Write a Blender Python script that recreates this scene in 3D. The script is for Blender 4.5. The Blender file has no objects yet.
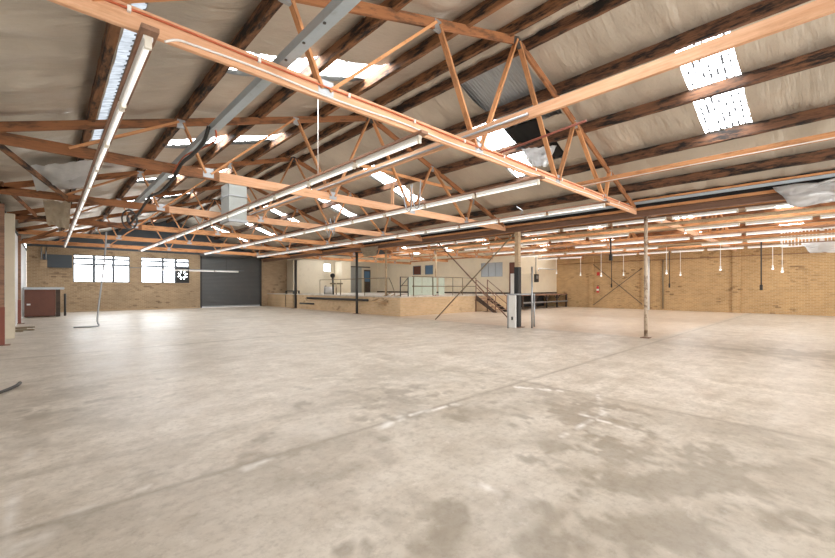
import bpy, bmesh, math, random
from mathutils import Vector, Matrix, noise
random.seed(7)
PI = math.pi
C = bpy.context.scene.collection
# ------------------------------------------------------------------ camera numbers
F0, CX, HY, CAMZ = 393.2, 417.5, 288.0, 1.5
AX, AY = 0.6845, 0.7290           # horizontal heading of the lens: X across the trusses, Y down the hall
def ray(px, py):
    u = (px-CX)/F0
    return Vector((AX+u*AY, AY-u*AX, (HY-py)/F0))
EYE = Vector((0, 0, CAMZ))
def fl(px, py, z=0.0):
    r = ray(px, py); return EYE + r*((z-CAMZ)/r.z)
def atX(px, py, X):
    r = ray(px, py); return EYE + r*(X/r.x)
def atY(px, py, Y):
    r = ray(px, py); return EYE + r*(Y/r.y)
ORD = ['first','second','third','fourth','fifth','sixth','seventh','eighth','ninth','tenth','eleventh','twelfth','thirteenth','fourteenth','fifteenth','sixteenth']

# ------------------------------------------------------------------ materials
MATS = {}
class N:
    def __init__(s, name):
        m = bpy.data.materials.new(name); m.use_nodes = True
        s.m = m; s.t = m.node_tree; s.t.nodes.clear()
        s.out = s.t.nodes.new('ShaderNodeOutputMaterial'); s.b = None
    def n(s, typ, **kw):
        o = s.t.nodes.new('ShaderNode'+typ)
        for k, v in kw.items():
            if k.startswith('i_'):
                key = k[2:]; key = int(key) if key.isdigit() else key.replace('_', ' ')
                if hasattr(v, 'is_output'): s.t.links.new(v, o.inputs[key])
                else: o.inputs[key].default_value = v
            else: setattr(o, k, v)
        return o
    def math(s, op, a, b=None, c=None):
        o = s.n('Math', operation=op)
        for i, v in enumerate((a, b, c)):
            if v is None: continue
            if hasattr(v, 'is_output'): s.t.links.new(v, o.inputs[i])
            else: o.inputs[i].default_value = v
        return o.outputs[0]
    def mix(s, f, a, b, typ='MIX'):
        o = s.n('Mix', data_type='RGBA', blend_type=typ)
        for i, v in ((0, f), (6, a), (7, b)):
            if hasattr(v, 'is_output'): s.t.links.new(v, o.inputs[i])
            else: o.inputs[i].default_value = (*v, 1) if isinstance(v, tuple) and len(v) == 3 else v
        return o.outputs[2]
    def ramp(s, f, stops):
        o = s.n('ValToRGB'); s.t.links.new(f, o.inputs[0])
        e = o.color_ramp.elements
        while len(e) < len(stops): e.new(.5)
        for i, (p, c) in enumerate(stops):
            e[i].position = p; e[i].color = (c, c, c, 1) if isinstance(c, (int, float)) else (*c, 1)
        return o.outputs[0]
    def noise(s, vec, scale, detail=4, rough=.55):
        o = s.n('TexNoise', i_Scale=scale, i_Detail=detail, i_Roughness=rough)
        s.t.links.new(vec, o.inputs['Vector']); return o.outputs[0]
    def coord(s, scale=(1, 1, 1), rnd=True):
        tc = s.n('TexCoord').outputs['Object']
        mp = s.n('Mapping'); mp.inputs['Scale'].default_value = scale
        if rnd:
            r = s.n('ObjectInfo').outputs['Random']
            add = s.n('VectorMath', operation='ADD'); s.t.links.new(tc, add.inputs[0])
            cmb = s.n('CombineXYZ'); v = s.math('MULTIPLY', r, 57.0)
            for i in range(3): s.t.links.new(v, cmb.inputs[i])
            s.t.links.new(cmb.outputs[0], add.inputs[1]); tc = add.outputs[0]
        s.t.links.new(tc, mp.inputs[0]); return mp.outputs[0]
    def done(s, col, rough=.7, metal=0.0, spec=.5, bump=None, bs=.3, bd=.01, **kw):
        b = s.n('BsdfPrincipled'); s.b = b
        for k, v in (('Base Color', col), ('Roughness', rough), ('Metallic', metal), ('Specular IOR Level', spec)):
            if hasattr(v, 'is_output'): s.t.links.new(v, b.inputs[k])
            else: b.inputs[k].default_value = (*v, 1) if isinstance(v, tuple) else v
        if bump is not None:
            bp = s.n('Bump', i_Strength=bs, i_Distance=bd); s.t.links.new(bump, bp.inputs['Height'])
            s.t.links.new(bp.outputs[0], b.inputs['Normal'])
        s.t.links.new(b.outputs[0], s.out.inputs[0]); MATS[s.m.name] = s.m; return s.m

def wood(name, c1, c2, stain, amt, rough=.72):
    n = N(name)
    g = n.noise(n.coord((1.2, 22, 22)), 1.6, 5, .6)
    col = n.mix(n.ramp(g, [(.3, 0.), (.7, 1.)]), c1, c2)
    s = n.noise(n.coord((.9, 4, 4)), 1.9, 7, .72)
    col = n.mix(n.math('MULTIPLY', n.ramp(s, [(.57-.12*amt, 0.), (.66-.08*amt, 1.)]), amt), col, stain)
    r = n.n('ObjectInfo').outputs['Random']
    hs = n.n('HueSaturation'); n.t.links.new(col, hs.inputs['Color'])
    n.t.links.new(n.math('MULTIPLY_ADD', r, .3, .85), hs.inputs['Value'])
    return n.done(hs.outputs[0], rough, bump=g, bs=.25, bd=.006)
wood('new_pine', (.70, .43, .265), (.58, .30, .16), (.40, .20, .09), .4)
wood('orange_pine', (.68, .35, .16), (.54, .23, .085), (.17, .07, .025), .6)
wood('brown_pine', (.36, .15, .055), (.27, .105, .04), (.05, .024, .013), .7)
wood('old_hardwood', (.30, .14, .06), (.18, .08, .036), (.010, .007, .006), 1.0, .8)
wood('dark_hardwood', (.22, .098, .045), (.10, .047, .025), (.008, .006, .005), 1.0, .8)
wood('cedar_batten', (.34, .19, .12), (.26, .14, .085), (.10, .055, .035), .6)
wood('dark_timber', (.085, .055, .04), (.05, .034, .026), (.015, .012, .01), .6)
wood('tan_board', (.58, .43, .27), (.48, .35, .22), (.25, .17, .10), .5)

def plain(name, col, rough=.5, metal=0., var=.12, scale=3., dirt=(.12, .09, .06), amt=.35, spec=.5, lo=.55, hi=.75):
    n = N(name); v = n.coord()
    a = n.noise(v, scale, 5, .6); b = n.noise(v, scale*3.3, 6, .7)
    c = n.mix(a, tuple(x*(1-var) for x in col), tuple(min(1, x*(1+var)) for x in col))
    c = n.mix(n.math('MULTIPLY', n.ramp(b, [(lo, 0.), (hi, 1.)]), amt), c, dirt)
    return n.done(c, rough, metal, spec, bump=b, bs=.08, bd=.004)
plain('white_enamel', (.80, .80, .77), .35, amt=.12)
plain('tube_glass', (.9, .9, .88), .2, amt=0)
q = MATS['tube_glass'].node_tree.nodes['Principled BSDF']; q.inputs['Emission Color'].default_value = (1, .97, .92, 1); q.inputs['Emission Strength'].default_value = .45
plain('lamp_holder_plastic', (.76, .72, .62), .5)
plain('galvanised', (.40, .42, .44), .42, .75, amt=.25)
plain('blue_steel', (.44, .51, .56), .42, .25, amt=.25)
plain('dark_steel', (.06, .058, .056), .5, .3, amt=.3)
plain('rust_steel', (.23, .13, .085), .65, .1, amt=.5, scale=7)
plain('worn_white_post', (.54, .44, .33), .6, amt=.85, scale=1.5, dirt=(.14, .075, .04), lo=.50, hi=.6)
plain('cream_paint', (.82, .72, .54), .6, amt=.25, scale=.8, dirt=(.55, .42, .27), lo=.5, hi=.8)
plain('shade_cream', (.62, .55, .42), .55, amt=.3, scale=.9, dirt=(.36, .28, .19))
plain('white_cladding', (.80, .81, .82), .5, amt=.25, scale=.7, dirt=(.45, .42, .38))
plain('red_oxide', (.23, .065, .04), .6, amt=.4)
plain('mint_panel', (.52, .60, .50), .5, amt=.25)
plain('black_rubber', (.02, .02, .02), .6, amt=0)
plain('orange_cable', (.55, .13, .05), .5, amt=.1)
plain('white_cable', (.82, .80, .76), .5, amt=.1)
plain('red_paint', (.55, .03, .03), .35, amt=.1)
plain('grey_roller', (.125, .13, .13), .5, .25, amt=.3, scale=.7, dirt=(.21, .20, .18))
plain('slate_panel', (.07, .09, .11), .6, amt=.3)
plain('dark_red_ply', (.15, .05, .028), .5, amt=.5, scale=1.3, dirt=(.05, .02, .015))
plain('hose_tan', (.22, .17, .10), .6, amt=.4)
plain('insulation', (.50, .42, .31), .85, amt=.5, scale=5, dirt=(.30, .22, .14))
plain('duct_grey', (.34, .36, .34), .5, .2, amt=.3)
plain('dark_cavity', (.03, .028, .027), .8, amt=0)  # near-black that puts the shade of gaps and recesses into the colour
plain('aluminium_frame', (.16, .19, .22), .5, .2, amt=.1)
plain('blue_glass', (.10, .19, .30), .15, amt=0)
plain('grey_glass', (.45, .50, .53), .1, amt=.1)

def foil_mat(name, col, metal, rough):
    n = N(name); v = n.coord((1, 1, 1), False)
    a = n.noise(v, .55, 5, .6)
    b = n.noise(n.coord((.9, 4.5, .9), False), 1.7, 6, .62)
    st = n.noise(v, 2.2, 7, .7); cr = n.noise(n.coord((.5, 4, .5), False), 1.1, 6, .62)
    c = n.mix(n.ramp(a, [(.3, 0.), (.7, 1.)]), tuple(x*.78 for x in col), tuple(min(1, x*1.12) for x in col))
    c = n.mix(n.math('MULTIPLY', n.ramp(st, [(.6, 0.), (.75, 1.)]), .35), c, (.30, .20, .11))
    hgt = n.math('ADD', b, n.math('MULTIPLY', cr, .6))
    rr = n.math('ADD', rough-.08, n.math('MULTIPLY', a, .22))
    return n.done(c, rr, metal, .5, bump=hgt, bs=.7, bd=.06)
foil_mat('foil_lining', (.575, .52, .44), .5, .30)
foil_mat('silver_foil', (.88, .89, .90), .4, .30)

def corrugated():
    n = N('roof_iron'); v = n.coord((1, 1, 1), False)
    a = n.noise(v, 1.4, 6, .7)
    return n.done(n.mix(a, (.26, .28, .30), (.46, .48, .50)), .45, .6)
corrugated()

def brick(name, axis, c1, c2, mortar, dark):
    n = N(name); tc = n.n('TexCoord').outputs['Object']
    sp = n.n('SeparateXYZ'); n.t.links.new(tc, sp.inputs[0])
    cb = n.n('CombineXYZ'); n.t.links.new(sp.outputs[axis], cb.inputs[0]); n.t.links.new(sp.outputs[2], cb.inputs[1])
    br = n.n('TexBrick', i_Scale=1.0, i_Mortar_Size=.011, i_Bias=0.0, i_Brick_Width=.24, i_Row_Height=.086, i_Mortar_Smooth=.2)
    n.t.links.new(cb.outputs[0], br.inputs['Vector'])
    br.inputs['Color1'].default_value = (*c1, 1); br.inputs['Color2'].default_value = (*c2, 1); br.inputs['Mortar'].default_value = (*mortar, 1)
    big = n.noise(tc, .5, 5, .6)
    col = n.mix(1.0, br.outputs[0], n.ramp(big, [(.25, .78), (.75, 1.12)]), 'MULTIPLY')
    # single burnt bricks: one random value per brick
    row = n.math('FLOOR', n.math('DIVIDE', sp.outputs[2], .086))
    off = n.math('MULTIPLY', n.math('MODULO', row, 2.0), .5)
    colm = n.math('FLOOR', n.math('SUBTRACT', n.math('DIVIDE', sp.outputs[axis], .24), off))
    wn = n.n('TexWhiteNoise', noise_dimensions='2D'); cc = n.n('CombineXYZ')
    n.t.links.new(row, cc.inputs[0]); n.t.links.new(colm, cc.inputs[1]); n.t.links.new(cc.outputs[0], wn.inputs['Vector'])
    patch = n.ramp(n.noise(tc, .8, 3, .5), [(.5, 0.), (.66, 1.)])
    m = n.math('MULTIPLY', n.math('GREATER_THAN', wn.outputs[0], .86), patch)
    col = n.mix(n.math('MULTIPLY', m, .75), col, dark)
    return n.done(col, .85, bump=br.outputs[1], bs=-.5, bd=.01)
brick('brick_side', 1, (.54, .34, .155), (.42, .26, .11), (.56, .42, .25), (.13, .07, .03))
brick('brick_across', 0, (.46, .33, .20), (.36, .25, .145), (.50, .40, .28), (.16, .10, .06))
brick('brick_dock', 0, (.66, .47, .28), (.58, .40, .22), (.62, .48, .32), (.25, .15, .08))
brick('brick_dock_side', 1, (.66, .47, .28), (.58, .40, .22), (.62, .48, .32), (.25, .15, .08))

def concrete():
    n = N('concrete_floor'); v = n.coord((1, 1, 1), False)
    st = n.n('Attribute', attribute_name='stain').outputs['Fac']
    wa = n.n('Attribute', attribute_name='warm_light').outputs['Fac']
    wh = n.n('Attribute', attribute_name='white').outputs['Fac']
    fine = n.noise(v, 14, 8, .75); mid = n.noise(v, 2.3, 8, .68); big = n.noise(v, .35, 4, .6)
    drag = n.noise(n.coord((.35, 2.6, 1), False), 1.1, 7, .65)
    c = n.mix(n.ramp(mid, [(.36, 0.), (.64, 1.)]), (.48, .42, .34), (.75, .69, .60))
    c = n.mix(n.math('MULTIPLY', n.ramp(drag, [(.45, 0.), (.72, 1.)]), .45), c, (.80, .745, .66))
    c = n.mix(n.math('MULTIPLY', n.ramp(fine, [(.48, 0.), (.70, 1.)]), .5), c, (.27, .22, .175))
    sm = n.math('ADD', st, n.math('MULTIPLY', n.math('SUBTRACT', mid, .5), n.math('MULTIPLY', n.math('SQRT', st), 2.2)))
    pt = n.noise(v, 1.05, 9, .74); sp_ = n.noise(v, 5.5, 6, .8)
    c = n.mix(n.math('MULTIPLY', n.ramp(pt, [(.50, 0.), (.60, 1.)]), .30), c, (.34, .295, .22))
    c = n.mix(n.math('MULTIPLY', n.ramp(sp_, [(.56, 0.), (.66, 1.)]), .35), c, (.31, .27, .205))
    c = n.mix(n.math('MULTIPLY', n.ramp(sp_, [(.33, 1.), (.43, 0.)]), .35), c, (.86, .82, .77))
    cl = n.n('Clamp'); n.t.links.new(sm, cl.inputs[0])
    c = n.mix(n.math('MULTIPLY', cl.outputs[0], .66), c, (.20, .165, .115))
    c = n.mix(n.math('MULTIPLY', wa, .5), c, (.70, .49, .31))  # warm light of the far bay put into the floor colour
    c = n.mix(n.math('MULTIPLY', wh, .9), c, (.93, .92, .89))
    rg = n.math('MULTIPLY_ADD', n.ramp(big, [(.3, 0.), (.7, 1.)]), .14, .25)
    rg = n.math('ADD', rg, n.math('MULTIPLY', mid, .16))
    return n.done(c, rg, 0, .5, bump=fine, bs=.10, bd=.006)
concrete()

def glow(name, col, strength):
    n = N(name); e = n.n('Emission', i_Strength=strength); e.inputs[0].default_value = (*col, 1)
    n.t.links.new(e.outputs[0], n.out.inputs[0]); MATS[name] = n.m
glow('daylit_pane', (.93, .97, 1.0), 6.0)
def skylight_mat():
    n = N('daylit_sheet'); tc = n.n('TexCoord').outputs['Object']
    sp = n.n('SeparateXYZ'); n.t.links.new(tc, sp.inputs[0])
    k = n.math('DIVIDE', sp.outputs[1], .105)
    wave = n.math('SINE', n.math('MULTIPLY', k, 2*PI))
    cb = n.n('CombineXYZ'); n.t.links.new(n.math('MULTIPLY', sp.outputs[0], 9.0), cb.inputs[0])
    n.t.links.new(n.math('MULTIPLY', n.math('FLOOR', n.math('ADD', k, .25)), 7.3), cb.inputs[1])
    ns = n.noise(cb.outputs[0], 1.0, 2, .5)
    m = n.math('MULTIPLY', n.math('GREATER_THAN', wave, .35), n.math('GREATER_THAN', ns, .485))
    s = n.math('MULTIPLY_ADD', m, -11.85, 12.0)     # leaf litter lying in the valleys of the sheet
    e = n.n('Emission'); e.inputs[0].default_value = (.97, .985, 1, 1); n.t.links.new(s, e.inputs[1])
    n.t.links.new(e.outputs[0], n.out.inputs[0]); MATS['daylit_sheet'] = n.m
skylight_mat()

# ------------------------------------------------------------------ mesh helpers
def box(bm, lo, hi):
    x0, y0, z0 = lo; x1, y1, z1 = hi
    v = [bm.verts.new(p) for p in ((x0,y0,z0),(x1,y0,z0),(x1,y1,z0),(x0,y1,z0),(x0,y0,z1),(x1,y0,z1),(x1,y1,z1),(x0,y1,z1))]
    for f in ((3,2,1,0),(4,5,6,7),(0,1,5,4),(1,2,6,5),(2,3,7,6),(3,0,4,7)): bm.faces.new([v[i] for i in f])
def frame_of(d, up=Vector((0, 0, 1))):
    d = d.normalized()
    if abs(d.dot(up)) > .98: up = Vector((0, 1, 0))
    s = up.cross(d).normalized(); return d, s, d.cross(s)
def tube(bm, pts, r, n=8, caps=True, smooth=True):
    pts = [Vector(p) for p in pts]; rings = []; prev = None
    for i, p in enumerate(pts):
        d = (pts[min(i+1, len(pts)-1)]-pts[max(i-1, 0)])
        if d.length < 1e-9: d = Vector((0, 0, 1))
        d, s, u = frame_of(d)
        if prev is not None:
            s = (prev - d*prev.dot(d)); s = s.normalized() if s.length > 1e-6 else frame_of(d)[1]; u = d.cross(s)
        prev = s
        rr = r[i] if isinstance(r, (list, tuple)) else r
        rings.append([bm.verts.new(p+(s*math.cos(a)+u*math.sin(a))*rr) for a in (2*PI*k/n for k in range(n))])
    for a, b in zip(rings, rings[1:]):
        for k in range(n):
            f = bm.faces.new((a[k], a[(k+1) % n], b[(k+1) % n], b[k])); f.smooth = smooth
    if caps: bm.faces.new(rings[0][::-1]); bm.faces.new(rings[-1])
def bar(bm, p0, p1, w, d, up=Vector((0, 0, 1))):
    p0, p1 = Vector(p0), Vector(p1); x, s, u = frame_of(p1-p0, up)
    v = [bm.verts.new(p+s*a*w/2+u*b*d/2) for p in (p0, p1) for a, b in ((-1,-1),(1,-1),(1,1),(-1,1))]
    for f in ((3,2,1,0),(4,5,6,7),(0,1,5,4),(1,2,6,5),(2,3,7,6),(3,0,4,7)): bm.faces.new([v[i] for i in f])
def spline(pts, k=8):
    pts = [Vector(p) for p in pts]; P = [pts[0]]+pts+[pts[-1]]; out = []
    for i in range(1, len(P)-2):
        for j in range(k):
            t = j/k; a, b, c, d = P[i-1:i+3]
            out.append(.5*((2*b)+(c-a)*t+(2*a-5*b+4*c-d)*t*t+(3*b-a-3*c+d)*t**3))
    out.append(pts[-1]); return out
WM = {}
def put(o, M, parent=None):
    WM[o.name] = M
    if parent is not None:
        o.parent = parent; o.matrix_basis = WM[parent.name].inverted() @ M
    else: o.matrix_basis = M
def obj(name, bm, mat, parent=None, M=None, recalc=True):
    me = bpy.data.meshes.new(name)
    if recalc: bmesh.ops.recalc_face_normals(bm, faces=bm.faces)
    bm.to_mesh(me); bm.free(); me.materials.append(MATS[mat])
    o = bpy.data.objects.new(name, me); C.objects.link(o); put(o, M or Matrix.Identity(4), parent); return o
def tag(o, label, cat, group=None):
    o['label'] = label; o['category'] = cat
    if group: o['group'] = group
    return o
def thing(name, label, cat, loc, group=None):
    o = bpy.data.objects.new(name, None); C.objects.link(o); o.empty_display_size = .1
    put(o, Matrix.Translation(Vector(loc))); return tag(o, label, cat, group)
def struct(name, bm, mat, parent=None, M=None, recalc=True):
    o = obj(name, bm, mat, parent, M, recalc)
    if parent is None: o['kind'] = 'structure'
    return o
def centred(bm):
    """shift the mesh so its origin is at its own base centre; returns the offset matrix"""
    xs = [v.co.x for v in bm.verts]; ys = [v.co.y for v in bm.verts]; zs = [v.co.z for v in bm.verts]
    c = Vector(((min(xs)+max(xs))/2, (min(ys)+max(ys))/2, min(zs)))
    for v in bm.verts: v.co -= c
    return Matrix.Translation(c)
def solo(name, bm, mat, label, cat, group=None):
    M = centred(bm); return tag(obj(name, bm, mat, None, M), label, cat, group)
def member(name, p0, p1, w, d, mat, parent=None, up=Vector((0, 0, 1)), rough=0.0, seg=1):
    """squared timber: length along its own X, arrised edges, optional hewn roughness"""
    p0, p1 = Vector(p0), Vector(p1); L = (p1-p0).length; x, s, u = frame_of(p1-p0, up)
    bm = bmesh.new(); c = min(w, d)*.10; a, b = w/2, d/2
    prof = [(-a+c,-b),(a-c,-b),(a,-b+c),(a,b-c),(a-c,b),(-a+c,b),(-a,b-c),(-a,-b+c)]
    rings = []
    for i in range(seg+1):
        r = []
        for k, (py, pz) in enumerate(prof):
            q = Vector((L*i/seg, py, pz))
            if rough:
                h = noise.noise(Vector((p0.x*9+i*.9, k*3.7, p0.y)))*rough
                q.y += h*(1 if py > 0 else -1); q.z += noise.noise(Vector((i*.7, k*2.1+40, p0.x*5)))*rough
            r.append(bm.verts.new(q))
        rings.append(r)
    for r0, r1 in zip(rings, rings[1:]):
        for k in range(8): bm.faces.new((r0[k], r0[(k+1) % 8], r1[(k+1) % 8], r1[k]))
    bm.faces.new(rings[0][::-1]); bm.faces.new(rings[-1])
    M = Matrix(((x.x, s.x, u.x, p0.x), (x.y, s.y, u.y, p0.y), (x.z, s.z, u.z, p0.z), (0, 0, 0, 1)))
    return obj(name, bm, mat, parent, M)

# ------------------------------------------------------------------ layout numbers (metres)
WL, WR, WE, BACK = -0.95, 30.5, 32.8, -7.0      # left wall, right wall, end wall, where the modelled hall stops behind the lens
TY = [4.15+4.67*k for k in range(6)]             # truss lines
RX, RZ = 6.5, 6.2                                # first ridge
def zc(X): return RZ-.315*(RX-X) if X < RX else RZ-.36*(X-RX)
R2X, R2Z = 21.9, 6.6
def zc2(X): return R2Z-.315*abs(X-R2X)
CH0, CH1 = 3.72, 3.92                            # bottom chord
VX = 13.1                                        # valley / post line
PZ, PX, PY = 1.05, 13.5, 15.7                    # loading platform

# ------------------------------------------------------------------ floor
def grid_steps(lo, hi, c, s0, g):
    out = [c]; s = s0; x = c
    while x < hi: x = min(hi, x+s); out.append(x); s = s0*(1+g*max(0, abs(x-c)-4))
    x = c; s = s0; left = []
    while x > lo: x = max(lo, x-s); left.append(x); s = s0*(1+g*max(0, abs(x-c)-4))
    return left[::-1]+out
def seg_d(p, a, b):
    ab = b-a; t = max(0, min(1, (p-a).dot(ab)/ab.length_squared)); return (p-a-ab*t).length
V2 = lambda v: Vector((v.x, v.y))
dark_blobs = [(fl(*q), r, s) for q, r, s in [((430,548),.22,.55),((418,515),.2,.5),((455,525),.12,.4),((640,470),.42,.75),((655,500),.4,.6),((690,480),.5,.5),((590,418),.38,.75),
    ((480,412),.35,.5),((410,405),.5,.4),((545,395),.5,.45),((350,400),.7,.3),((400,372),1.0,.35),((560,440),.25,.5),((520,520),.25,.45),((270,470),.5,.28),
    ((150,460),.5,.3),((60,420),.6,.45),((30,400),.7,.5),((200,352),1.6,.3),((740,430),.7,.4),((780,480),.6,.35),((620,545),.4,.5),((700,540),.5,.4),((330,440),.5,.3),((760,352),1.1,.4),((820,356),.9,.5),((640,352),.8,.25),((100,520),.35,.35)]]
marks = [((382,427),(402,417),.05,1.),((405,416),(458,404),.03,.9),((515,387),(560,391),.04,.9),((550,404),(630,430),.02,.7),((597,393),(604,412),.025,.7),((604,412),(563,437),.025,.7),
    ((448,478),(500,492),.012,.55),((476,485),(498,493),.03,.8),((54,519),(180,476),.012,.6),((245,469),(268,460),.045,.6),((2,545),(16,490),.02,.5),((17,488),(28,448),.025,.45),((52,525),(70,520),.06,.5),((10,552),(40,540),.08,.45)]
marks = [(V2(fl(*a)), V2(fl(*b)), w, s) for a, b, w, s in marks]
cracks = [((440,370),(540,378)),((545,458),(605,473)),((605,473),(625,462)),((500,558),(560,512)),((560,512),(590,490))]
cracks = [(V2(fl(*a)), V2(fl(*b))) for a, b in cracks]
def floor():
    xs = grid_steps(WL, WR, 4.0, .055, .16); ys = grid_steps(BACK, WE+.3, 3.0, .055, .16)
    bm = bmesh.new(); st = []; wa = []; wh = []; rows = []
    for y in ys:
        row = []
        for x in xs:
            row.append(bm.verts.new((x, y, 0))); p = Vector((x, y))
            n1 = noise.fractal(Vector((x*.8, y*.8, 3)), 1, 2, 5); n2 = noise.fractal(Vector((x*2.4, y*2.4, 9)), .8, 2, 6); n3 = noise.fractal(Vector((x*6, y*6, 19)), .7, 2, 3)
            s = .10+.20*n1+.14*n2
            for c, r, k in dark_blobs:
                d2 = (x-c.x)**2+(y-c.y)**2
                if d2 < 9*r*r:
                    q = math.sqrt(d2)/r+1.7*n2+.6*n1+.9*n3
                    s += k*max(0, min(1, 1.35-q))
            if x < 5.5 and y < 3.45: s += .17
            if x > 5.6 and y < 13: s -= .07
            jit = .03*n1+.02*n2
            for j in (3.45, 11.9, 20.3):
                d = abs(y-j+jit)
                s += max(0, 1-d/.05)*.75+max(0, 1-d/.35)*.12
            s += max(0, 1-abs(y-4.42+jit)/.1)*.35*(1 if x < 3 else 0)
            d = abs(x-5.55+jit); s += (max(0, 1-d/.05)*.6+max(0, 1-d/.3)*.12)*(1 if y < 3.5 else .3)
            d = abs(x-13.0+2*jit); s += max(0, 1-d/.35)*.35*(1 if y < 15 else 0)
            if y < 3.45: s += max(0, 1-abs(x-12.3+4*jit)/.5)*.45
            for a, b in cracks:
                s += max(0, 1-(seg_d(p, a, b)+abs(jit))/.05)*.6
            w = 0
            for a, b, wd, k in marks:
                d = seg_d(p, a, b)
                if d < .3: w = max(w, k*max(0, min(1, 1.5-(d+abs(jit)*.8)/wd))*max(0, min(1, .62+1.3*n3+.5*n2)))
            if 3.5 < y and x < 10: w += max(0, n1-.25)*.25
            st.append(max(0, min(1, s))); wh.append(max(0, min(1, w)))
            t = max(0, min(1, (x-12.9)/.5))*max(0, min(1, (y-3.5)/.3))
            wa.append(.75*t+.12*max(0, min(1, (x-4)/6)))  # far bay's warm light painted in, plus a faint ramp across
        rows.append(row)
    for a, b in zip(rows, rows[1:]):
        for i in range(len(xs)-1): bm.faces.new((a[i], a[i+1], b[i+1], b[i]))
    o = struct('floor', bm, 'concrete_floor', recalc=False)
    for nm, vals in (('stain', st), ('warm_light', wa), ('white', wh)):
        at = o.data.attributes.new(nm, 'FLOAT', 'POINT'); at.data.foreach_set('value', vals)
floor()

# ------------------------------------------------------------------ walls
def panel_wall(axis, c, th, u0, u1, v0, v1, holes):
    """wall with rectangular holes; axis 'x' = plane of constant X"""
    us = sorted({u0, u1, *[h[i] for h in holes for i in (0, 1)]}); vs = sorted({v0, v1, *[h[i] for h in holes for i in (2, 3)]})
    bm = bmesh.new()
    def inside(u, v): return any(h[0] < u < h[1] and h[2] < v < h[3] for h in holes)
    nu, nv = len(us)-1, len(vs)-1
    solid = [[not inside((us[i]+us[i+1])/2, (vs[j]+vs[j+1])/2) for j in range(nv)] for i in range(nu)]
    P = {}
    def vert(u, v, w):
        k = (u, v, w)
        if k not in P: P[k] = bm.verts.new((w, u, v) if axis == 'x' else (u, w, v))
        return P[k]
    for i in range(nu):
        for j in range(nv):
            if not solid[i][j]: continue
            a, b, p, q = us[i], us[i+1], vs[j], vs[j+1]
            for w in (c, c+th): bm.faces.new([vert(*k, w) for k in ((a,p),(b,p),(b,q),(a,q))])
            for di, dj, e in ((-1,0,((a,p),(a,q))),(1,0,((b,p),(b,q))),(0,-1,((a,p),(b,p))),(0,1,((a,q),(b,q)))):
                ii, jj = i+di, j+dj
                if 0 <= ii < nu and 0 <= jj < nv and solid[ii][jj]: continue
                bm.faces.new((vert(*e[0], c), vert(*e[1], c), vert(*e[1], c+th), vert(*e[0], c+th)))
    return bm
WIN = [(1.13, 4.04, 1.86, 3.62), (4.66, 7.60, 1.86, 3.62)]
DOOR = (8.4, 12.9, 0.0, 3.95)
struct('wall_end', panel_wall('y', WE, .25, WL, 15.2, -.02, 4.0, WIN+[(DOOR[0], DOOR[1], -.02, DOOR[3])]), 'brick_across')
struct('wall_right', panel_wall('x', WR, .25, BACK, WE+.2, -.02, 4.25, []), 'brick_side')
# gable infill over the end wall: dark sheeting
bm = bmesh.new()
for xs_, f in (((WL, 0, 3, RX, 10, 13.3), zc), ((13.3, 16, R2X, 28, WR+.2), zc2)):
    lo = [bm.verts.new((x, WE+.05, 3.9)) for x in xs_]; hi = [bm.verts.new((x, WE+.05, max(3.95, f(x)+.3))) for x in xs_]
    for i in range(len(xs_)-1): bm.faces.new((lo[i], lo[i+1], hi[i+1], hi[i]))
struct('wall_gable', bm, 'slate_panel')
# left wall: ribbed white sheeting
bm = bmesh.new(); prev = None; k = 0; y = BACK
while y <= WE+.01:
    off = (0, .02, .02, 0)[k % 4]
    a = bm.verts.new((WL-off, y, -.02)); b = bm.verts.new((WL-off, y, 3.75))
    if prev: bm.faces.new((prev[0], a, b, prev[1]))
    prev = (a, b); y += .09; k += 1
struct('wall_left', bm, 'white_cladding')
# right-hand wall beams: pilasters on the brick
for yy, w in ((4.15, .36), (9.2, .34), (12.9, .3), (-.6, .36)):
    bm = bmesh.new(); box(bm, (WR-.12, yy-w/2, 0), (WR+.02, yy+w/2, 3.75))
    struct('trim_'+str(1+[4.15, 9.2, 12.9, -.6].index(yy)), bm, 'brick_side')
bm = bmesh.new(); box(bm, (WL, WE-.03, 0), (DOOR[0], WE, .10)); struct('baseboard_end', bm, 'tan_board')

# windows in the end wall
def window(idx, rect, muls, trans, fan=False):
    x0, x1, z0, z1 = rect
    bm = bmesh.new(); y = WE+.10
    for a in ((x0, x0+.06), (x1-.06, x1)): box(bm, (a[0], y-.04, z0), (a[1], y+.04, z1))
    for a in ((z0, z0+.06), (z1-.06, z1)): box(bm, (x0, y-.04, a[0]), (x1, y+.04, a[1]))
    for m in muls: box(bm, (m-.075, y-.06, z0), (m+.075, y+.04, z1))
    for t in trans: box(bm, (x0, y-.055, t-.065), (x1, y+.035, t+.065))
    w = struct('window_%d' % idx, bm, 'aluminium_frame')
    xs_ = [x0]+muls+[x1]; zs_ = [z0]+trans+[z1]
    for i in range(len(xs_)-1):
        for j in range(len(zs_)-1):
            bm = bmesh.new(); box(bm, (xs_[i]+.02, y-.004, zs_[j]+.02), (xs_[i+1]-.02, y+.004, zs_[j+1]-.02))
            obj('pane', bm, 'daylit_pane', w)
    bm = bmesh.new(); box(bm, (x0-.08, WE-.06, z0-.07), (x1+.08, WE+.06, z0)); obj('sill', bm, 'tan_board', w)
window(1, WIN[0], [2.15, 3.15], [3.02, 3.38])
window(2, WIN[1], [5.95, 6.75], [3.02, 3.38])
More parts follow.
